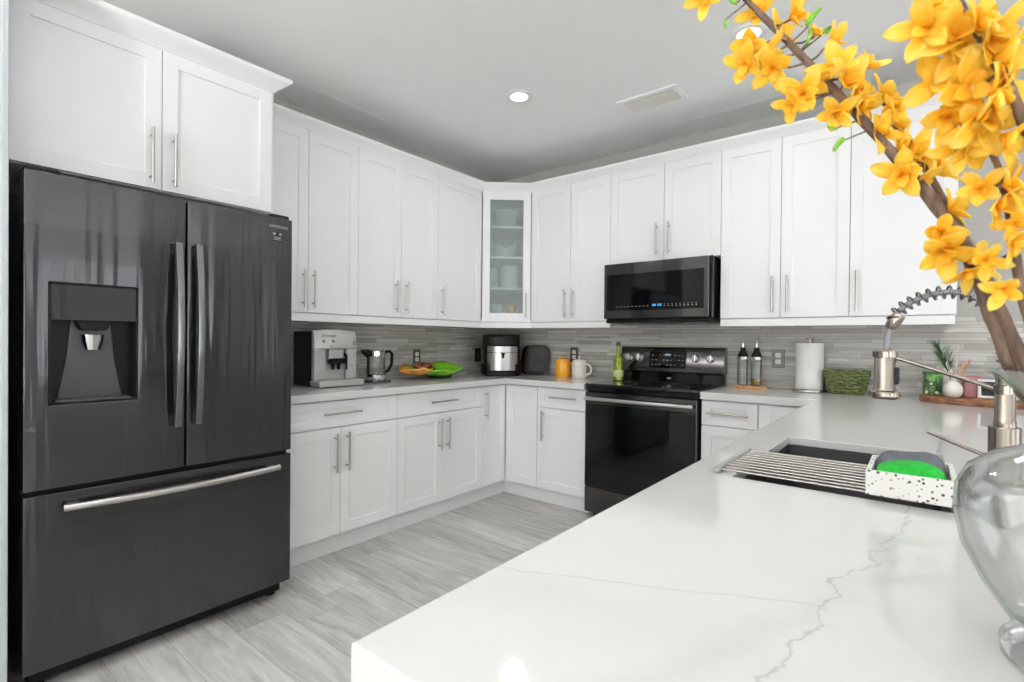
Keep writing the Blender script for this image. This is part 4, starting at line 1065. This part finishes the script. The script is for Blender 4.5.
def cloth(name, mat, lab, cx, cy, w_, d_, h, z, seed):
    random.seed(seed); ph_ = [random.uniform(0, 6) for _ in range(6)]
    def fn(u, v):
        a = 2*PI*u; b = PI*v - PI/2
        x = w_*math.copysign(abs(math.cos(a))**.5, math.cos(a))*math.cos(b)**.5; y = d_*math.copysign(abs(math.sin(a))**.5, math.sin(a))*math.cos(b)**.5
        zc = h/2+h/2*math.sin(b) + .0025*math.sin(70*x+ph_[0])*(1 if b > 0 else 0)+.002*math.sin(90*y+ph_[1])*(1 if b > 0 else 0)
        return (x, y, zc)
    o = MB().surf(fn, 40, 16).build(name, mat, world=False, smooth=60)
    o.location = (cx, cy, z); tag(o, lab, 'cloth', 'cloths in the tub'); return o
cloth('scrub_cloth', 'greensp', 'bright green scrub cloth at the front of the terrazzo tub', -.012, 1.206, .054, .030, .056, TBZ+.0065, 1)
cloth('folded_cloth', 'greycl', 'grey folded cloth lying behind the green one in the terrazzo tub', -.012, 1.284, .054, .042, .060, TBZ+.0065, 2)

# ------------------------------------------------------------------ faucet
fc = thing('faucet', 'brushed nickel spring pull-down faucet behind the sink', 'faucet', (.142, 1.50, ZT))
fx, fy = .142, 1.50
MB().lathe([(0, 0), (.032, 0), (.033, .003), (.033, .008), (.029, .012), (.0265, .018), (.0265, .118), (.0255, .121), (0, .121)], (fx, fy, ZT), 32).build('base', 'faucet', fc)
MB().lathe([(0, .120), (.0185, .120), (.0185, .134), (.0172, .136), (.0172, .205), (.0160, .208), (.0160, .232), (0, .234)], (fx, fy, ZT), 28).build('column', 'faucet', fc)
MB().tube([(fx-.018, fy-.008, ZT+.052), (fx-.055, fy-.008, ZT+.066), (fx-.128, fy-.008, ZT+.097)], [.0045, .004, .0036], 12).build('lever', 'faucet', fc)
# hose arch in x-z: up the column, over and down to the spray head
def hose(t):
    # a half ellipse from the column top (t = 0) to the spray head (t = 1)
    a = PI*t; cx = .046; rx = .096
    zb_ = 1.155*(1-t)+1.262*t
    return Vector((cx+rx*math.cos(a), fy, zb_ + (1.330-zb_)*math.sin(a)**.8 if math.sin(a) > 0 else zb_))
N = 60; HP = [hose(k/N) for k in range(N+1)]
HP = [Vector((fx-.004, fy, 1.14))]+HP
MB().tube(HP, .0062, 12).build('hose', 'hose', fc)
# coil spring around the hose
L = [0]
for a, b in zip(HP, HP[1:]): L.append(L[-1]+(b-a).length)
def along(s_):
    for i in range(len(L)-1):
        if L[i+1] >= s_:
            f = (s_-L[i])/max(1e-9, L[i+1]-L[i]); return HP[i].lerp(HP[i+1], f), (HP[i+1]-HP[i]).normalized()
    return HP[-1], (HP[-1]-HP[-2]).normalized()
turns = 21; coil = []
for k in range(turns*14+1):
    s_ = L[-1]*.985*k/(turns*14); p, d = along(s_); nrm = Vector((0, 1, 0)); bn = d.cross(nrm)
    a = 2*PI*k/14; coil.append(p+(nrm*math.cos(a)+bn*math.sin(a))*.0138)
MB().tube(coil, .0024, 7).build('spring', 'spring', fc)
hx = -.050
MB().tube([HP[-1]+Vector((.012, 0, .020)), HP[-1]+Vector((.005, 0, .010)), HP[-1]+Vector((-.003, 0, -.006)), HP[-1]+Vector((-.006, 0, -.014))], [.0125, .0145, .014, .009], 18).build('collar', 'faucet', fc)
hx = HP[-1].x-.010
MB().tube([HP[-1]+Vector((-.005, 0, -.008)), (hx-.001, fy, 1.225), (hx-.003, fy, 1.19)], .0075, 12).build('spray_hose', 'hose', fc)
hd = MB().lathe([(0, .0), (.026, .0), (.0315, .004), (.0325, .010), (.031, .017), (.024, .020), (.0215, .026), (.0215, .112), (.019, .116), (0, .118)], (hx-.005, fy, 1.083), 30).build('spray_head', 'faucet', fc)
MB().box(hx+.010, hx+.0225, fy-.010, fy+.010, 1.118, 1.158, .004, 2).build('spray_button', 'blk', hd)
MB().tube([(fx-.012, fy, 1.118), (hx+.012, fy, 1.182)], .0048, 12).build('holder_arm', 'faucet', fc)
MB().lathe([(.0218, -.008), (.0245, -.007), (.0245, .007), (.0218, .008)], (hx-.005, fy, 1.188), 24, closed=True).build('holder_ring', 'faucet', fc)
MB().lathe([(.0165, -.010), (.0195, -.009), (.0195, .009), (.0165, .010)], (fx, fy, 1.118), 24, closed=True).build('arm_collar', 'faucet', fc)

# ------------------------------------------------------------------ glass vase with flowering branches
VX, VY = .132, .676
outer = [(0, .0), (.062, .0), (.069, .004), (.070, .016), (.064, .023), (.060, .031), (.067, .042), (.084, .068), (.099, .100), (.1055, .132), (.104, .156), (.095, .176), (.078, .190), (.052, .201), (.038, .213), (.040, .226), (.056, .246), (.073, .263), (.083, .270)]
th_ = .0030
inner = [(max(0, r-th_), z+(.0 if z > .035 else 0)) for r, z in outer if z > .04]
vz = thing('glass_vase', 'large clear footed glass vase with a flared rim, holding the yellow branches', 'vase', (VX, VY, ZT))
MB().lathe(outer+[(.081, .2715)]+inner[::-1]+[(.035, .040), (0, .036)], n=64).build('glass', 'vaseglass', vz, world=False, smooth=60)

BRANCH = {"A": [[0.0999, 0.7079, 1.1294], [0.0851, 0.6896, 1.1625], [0.066, 0.668, 1.2032], [0.0479, 0.6663, 1.2634], [0.0297, 0.6773, 1.3193], [0.0061, 0.684, 1.3648], [-0.037, 0.6879, 1.4366], [-0.0801, 0.6918, 1.5037], [-0.1274, 0.6924, 1.5751], [-0.1757, 0.6921, 1.6458], [-0.2003, 0.6916, 1.6829]], "A2": [[0.1026, 0.6909, 1.132], [0.0858, 0.6646, 1.1646], [0.0696, 0.6516, 1.2082], [0.0545, 0.6523, 1.2545], [0.0412, 0.6673, 1.2969], [0.0262, 0.6873, 1.3376], [0.0127, 0.7021, 1.3762], [-0.0008, 0.7105, 1.4078], [-0.0204, 0.714, 1.4542], [-0.0353, 0.7149, 1.4856]], "B": [[0.1053, 0.6674, 1.1355], [0.0877, 0.6341, 1.1871], [0.0734, 0.6098, 1.2255], [0.0643, 0.596, 1.2627], [0.0578, 0.5845, 1.3074], [0.0516, 0.5795, 1.3419], [0.0468, 0.5757, 1.3633], [0.0354, 0.5729, 1.3933], [0.0276, 0.5731, 1.4207]], "C": [[0.117, 0.6832, 1.1348], [0.1039, 0.6342, 1.209], [0.0907, 0.598, 1.2734], [0.0754, 0.573, 1.3345], [0.0606, 0.5547, 1.3832], [0.0506, 0.5466, 1.4141], [0.0399, 0.5445, 1.4401], [0.0328, 0.5453, 1.4579], [0.023, 0.5438, 1.4833], [0.0154, 0.5441, 1.511]]}
BLOSSOM = [["A", [-0.1671, 0.6606, 1.571], [-0.225, -0.873, -0.433], 0.0328], ["A", [-0.1344, 0.6996, 1.5958], [0.816, -0.462, 0.348], 0.0334], ["A", [-0.1394, 0.6571, 1.5315], [0.001, -0.768, -0.64], 0.0235], ["A", [-0.1202, 0.7109, 1.6219], [0.875, -0.068, 0.48], 0.0272], ["A", [-0.0794, 0.7052, 1.5699], [0.937, -0.073, 0.343], 0.0235], ["A", [-0.0995, 0.7019, 1.5876], [0.494, -0.364, 0.79], 0.0156], ["A", [-0.1078, 0.644, 1.489], [-0.133, -0.93, -0.343], 0.0302], ["A", [-0.0634, 0.686, 1.5122], [0.699, -0.668, 0.256], 0.0361], ["A", [-0.1164, 0.6371, 1.4754], [0.001, -0.768, -0.64], 0.0168], ["A", [-0.0468, 0.7121, 1.536], [0.875, -0.068, 0.48], 0.0195], ["A", [-0.0749, 0.6575, 1.4625], [0.001, -0.768, -0.64], 0.0187], ["A", [-0.0481, 0.6854, 1.4739], [0.867, -0.372, -0.333], 0.0244], ["A2", [-0.0296, 0.7067, 1.4944], [0.828, -0.186, 0.53], 0.0224], ["A2", [-0.0326, 0.685, 1.4477], [0.845, -0.478, 0.24], 0.024], ["A2", [-0.0159, 0.7048, 1.461], [0.89, -0.129, 0.438], 0.022], ["A2", [-0.0043, 0.7013, 1.42], [0.799, -0.588, -0.128], 0.027], ["A2", [0.0182, 0.7065, 1.3996], [0.969, -0.019, 0.248], 0.0201], ["A", [-0.0184, 0.6643, 1.3873], [-0.189, -0.927, -0.323], 0.0229], ["A", [0.0019, 0.687, 1.3829], [0.751, -0.322, -0.577], 0.0189], ["A", [-0.2227, 0.6673, 1.6558], [0.001, -0.848, -0.53], 0.0207], ["A", [-0.1677, 0.6985, 1.6395], [0.085, -0.973, 0.217], 0.023], ["A", [0.0138, 0.6517, 1.3229], [-0.139, -0.974, -0.179], 0.0177], ["A", [0.0168, 0.6413, 1.2976], [0.069, -0.787, -0.613], 0.0231], ["A2", [0.0309, 0.6783, 1.3513], [0.907, -0.071, 0.415], 0.022], ["A2", [0.0456, 0.6388, 1.2927], [0.955, -0.214, 0.204], 0.0221], ["A2", [0.0364, 0.6314, 1.276], [0.526, -0.387, -0.757], 0.0166], ["C", [0.0101, 0.5463, 1.4321], [-0.193, -0.949, -0.248], 0.0247], ["C", [0.0217, 0.5363, 1.4625], [0.183, -0.976, 0.117], 0.0366], ["C", [0.0, 0.5254, 1.467], [-0.193, -0.949, -0.248], 0.0209], ["C", [0.0416, 0.533, 1.4627], [0.845, -0.478, 0.24], 0.0352], ["C", [0.0549, 0.5373, 1.4317], [0.955, -0.214, -0.204], 0.0302], ["C", [0.0234, 0.5441, 1.448], [0.151, -0.803, -0.577], 0.0209], ["C", [0.0315, 0.5442, 1.4166], [0.282, -0.929, -0.24], 0.027], ["B", [0.0171, 0.5583, 1.4014], [-0.068, -0.896, -0.438], 0.0217], ["B", [0.0418, 0.546, 1.3906], [0.672, -0.642, -0.369], 0.0345], ["C", [0.0524, 0.5417, 1.4062], [0.971, -0.218, -0.104], 0.026], ["C", [0.0576, 0.5459, 1.3695], [0.833, -0.265, -0.485], 0.023], ["B", [0.0249, 0.5581, 1.3729], [0.073, -0.829, -0.554], 0.0165], ["B", [0.036, 0.5606, 1.3712], [0.566, -0.541, -0.621], 0.0195], ["B", [0.0537, 0.5683, 1.3252], [0.864, -0.489, -0.123], 0.0193], ["B", [0.0369, 0.5677, 1.3401], [-0.189, -0.927, -0.323], 0.0148], ["B", [0.0616, 0.5747, 1.2931], [0.751, -0.322, -0.577], 0.0161], ["B", [0.0533, 0.5809, 1.2563], [-0.068, -0.896, -0.438], 0.0148], ["B", [0.0437, 0.586, 1.2825], [0.174, -0.927, -0.333], 0.0135], ["B", [0.0607, 0.5611, 1.3422], [0.955, -0.214, 0.204], 0.0204], ["C", [0.0062, 0.5431, 1.4947], [0.142, -0.759, 0.636], 0.0181], ["A", [-0.0765, 0.6819, 1.5329], [0.076, -0.871, 0.485], 0.025], ["A", [-0.0534, 0.6812, 1.4872], [0.89, -0.129, -0.438], 0.0222], ["A", [-0.0957, 0.6601, 1.5051], [0.526, -0.387, -0.757], 0.0226], ["A", [-0.1456, 0.665, 1.5511], [0.871, -0.277, -0.406], 0.0263], ["A", [-0.1725, 0.6562, 1.5491], [-0.177, -0.872, -0.456], 0.0219], ["A2", [-0.0246, 0.6979, 1.4719], [0.174, -0.927, -0.333], 0.0198], ["A2", [0.01, 0.7063, 1.4098], [0.866, -0.194, -0.462], 0.0192], ["A2", [-0.0128, 0.6945, 1.4264], [0.996, -0.019, -0.085], 0.0173], ["C", [0.0448, 0.5356, 1.4459], [0.716, -0.527, -0.458], 0.023], ["B", [0.0323, 0.5512, 1.3853], [0.001, -0.923, -0.384], 0.0177], ["B", [0.0583, 0.572, 1.3092], [0.001, -0.923, -0.384], 0.0129], ["A", [0.0213, 0.6513, 1.3141], [0.618, -0.35, -0.704], 0.0155]]
SPRIG = [["A", [-0.1963, 0.6756, 1.6238], [-0.103, -0.323, -0.941]], ["A", [-0.187, 0.6895, 1.6477], [-0.595, -0.741, 0.309]], ["A", [-0.1088, 0.6945, 1.5898], [0.454, 0.138, 0.88]], ["A", [-0.0949, 0.6992, 1.5774], [0.678, 0.333, 0.655]], ["A", [-0.1113, 0.6924, 1.5683], [0.37, 0.032, 0.928]], ["A", [-0.0661, 0.6646, 1.4362], [-0.477, -0.672, -0.566]], ["A", [-0.0731, 0.659, 1.4493], [-0.64, -0.762, -0.098]]]

def smoothpts(P, k=5):
    P = [Vector(p) for p in P]; out = []
    for i in range(len(P)-1):
        a = P[max(0, i-1)]; b, c = P[i], P[i+1]; d = P[min(len(P)-1, i+2)]
        for j in range(k):
            t = j/k
            out.append(.5*((2*b)+(-a+c)*t+(2*a-5*b+4*c-d)*t*t+(-a+3*b-3*c+d)*t**3))
    out.append(P[-1]); return out
RAD = {'A': (.0098, .0026), 'A2': (.0062, .0022), 'B': (.0046, .0017), 'C': (.0052, .0022)}
LAB = {'A': 'thick brown branch with yellow blossoms arching left towards the ceiling light', 'A2': 'slim brown branch with few yellow blossoms leaning beside the thick branch',
       'B': 'thin upright branch with yellow petals nearest the right edge', 'C': 'branch thick with large yellow blossoms in the top right corner'}
FOOT = {'A': (-.012, .010, .075), 'A2': (.010, .02, .06), 'B': (.014, -.012, .07), 'C': (-.004, -.02, .06)}
NECK = {'A': (-.010, .004), 'A2': (-.004, .014), 'B': (.010, -.010), 'C': (.012, .006)}
random.seed(11)
BR = {}
petal_protos = []
def make_blossom(seed):
    random.seed(seed); m = MB()
    def petal(az, op, ln, wd, curl):
        # a long pointed petal, length along its own axis, opening angle op from the flower's axis
        def fn(u, v):
            s_ = 2*v-1; wdt = wd*.95*(math.sin(PI*min(1, u**1.25*.93+.05))**.62)
            r = u*ln; a = op + curl*u
            ax_ = Vector((math.cos(az)*math.sin(a), math.sin(az)*math.sin(a), math.cos(a)))
            sd = Vector((-math.sin(az), math.cos(az), 0)); up_ = sd.cross(ax_)
            p = ax_*r + sd*(s_*wdt) + up_*(-.22*ln*.35*s_*s_*(1 if u > .1 else .4)) + up_*(.02*math.sin(7*u+seed)*s_)
            return p
        m.surf(fn, 7, 4)
    n = random.choice((4, 5, 5)); a0 = random.uniform(0, 6)
    for k in range(n): petal(a0+2*PI*k/n+random.uniform(-.2, .2), random.uniform(.6, 1.25), random.uniform(.8, 1.25), .30, random.uniform(-.2, .45))
    for k in range(3): petal(a0+.6+2*PI*k/3+random.uniform(-.2, .2), random.uniform(.25, .5), random.uniform(.6, .8), .24, random.uniform(.1, .5))
    o = m.build('blossom', 'petal', None, world=False, smooth=80)
    md_ = o.modifiers.new('thickness', 'SOLIDIFY'); md_.thickness = .025
    return o
protos = [make_blossom(s_) for s_ in (1, 2, 3, 4, 5, 6)]
def leaf_mesh():
    m = MB()
    def fn(u, v):
        s_ = 2*v-1; wdt = .22*math.sin(PI*min(1, .04+u*.96))**.8
        return (s_*wdt, .15*s_*s_-.18*u*u, u)
    m.surf(fn, 8, 4); return m.build('leaf', 'leaf', None, world=False, smooth=80)
leafp = leaf_mesh()
md_ = leafp.modifiers.new('thickness', 'SOLIDIFY'); md_.thickness = .02
for k in ('A', 'A2', 'B', 'C'):
    f = FOOT[k]; nk = NECK[k]
    base = Vector((VX+f[0], VY+f[1], ZT+f[2]))
    pts = [base, Vector((VX+nk[0]*.8, VY+nk[1]*.8, ZT+.16)), Vector((VX+nk[0], VY+nk[1], ZT+.212))] + [Vector(p) for p in BRANCH[k][1:]]
    sp_ = smoothpts(pts, 5)
    t = thing('flowering_branch', LAB[k], 'branch', base, 0, 'yellow flowering branches in the glass vase')
    r0, r1 = RAD[k]; n = len(sp_); random.seed(ord(k[0])+len(k))
    ks = 15/n
    rs = [(r0*.72+(r0*.28)*min(1, (i/n)/ks)) if i/n < ks else r0+(r1-r0)*((i/n-ks)/(1-ks))**.75 for i in range(n)]
    rs = [r*(1+.07*math.sin(i*1.7)+.05*random.uniform(-1, 1)) for i, r in enumerate(rs)]
    MB().tube(sp_, rs, 12).build('stem', 'bark', t, smooth=60)
    BR[k] = (t, sp_, base)
used = set()
def put(proto, parent, base, p, d, s_, spin):
    o = proto if proto.name not in used else proto.copy()
    if proto.name in used: C.objects.link(o)
    else: used.add(proto.name)
    q = Vector((0, 0, 1)).rotation_difference(Vector(d).normalized()) @ Matrix.Rotation(spin, 3, 'Z').to_quaternion()
    o.parent = parent; o.location = Vector(p)-base; o.rotation_mode = 'QUATERNION'; o.rotation_quaternion = q; o.scale = (s_, s_, s_)
    return o
random.seed(5)
for i, (k, p, d, s_) in enumerate(BLOSSOM):
    t, sp_, base = BR[k]; p = Vector(p); d = Vector(d); s2 = min(s_*1.25, .031)
    q = min(sp_[12:], key=lambda a: (a-p).length)
    b = p - d*s2*.45
    put(protos[i % 6], t, base, b, d, s2, random.uniform(0, 6))
    MB().tube([q, q.lerp(b, .5)+Vector((0, 0, -.003)), b], [.0016, .0012, .0014], 7).build('twig', 'bark', t, smooth=60)
for i, (k, p, d) in enumerate(SPRIG):
    t, sp_, base = BR[k]
    q = min(sp_[12:], key=lambda a: (a-Vector(p)).length); MB().tube([q, q.lerp(Vector(p), .5), Vector(p)], [.0013, .0010, .0009], 6).build('twig', 'bark', t, smooth=60)
    o = put(leafp, t, base, p, d, .014+.005*(i % 3), i*1.3)
    o['label'] = 'green leaf'
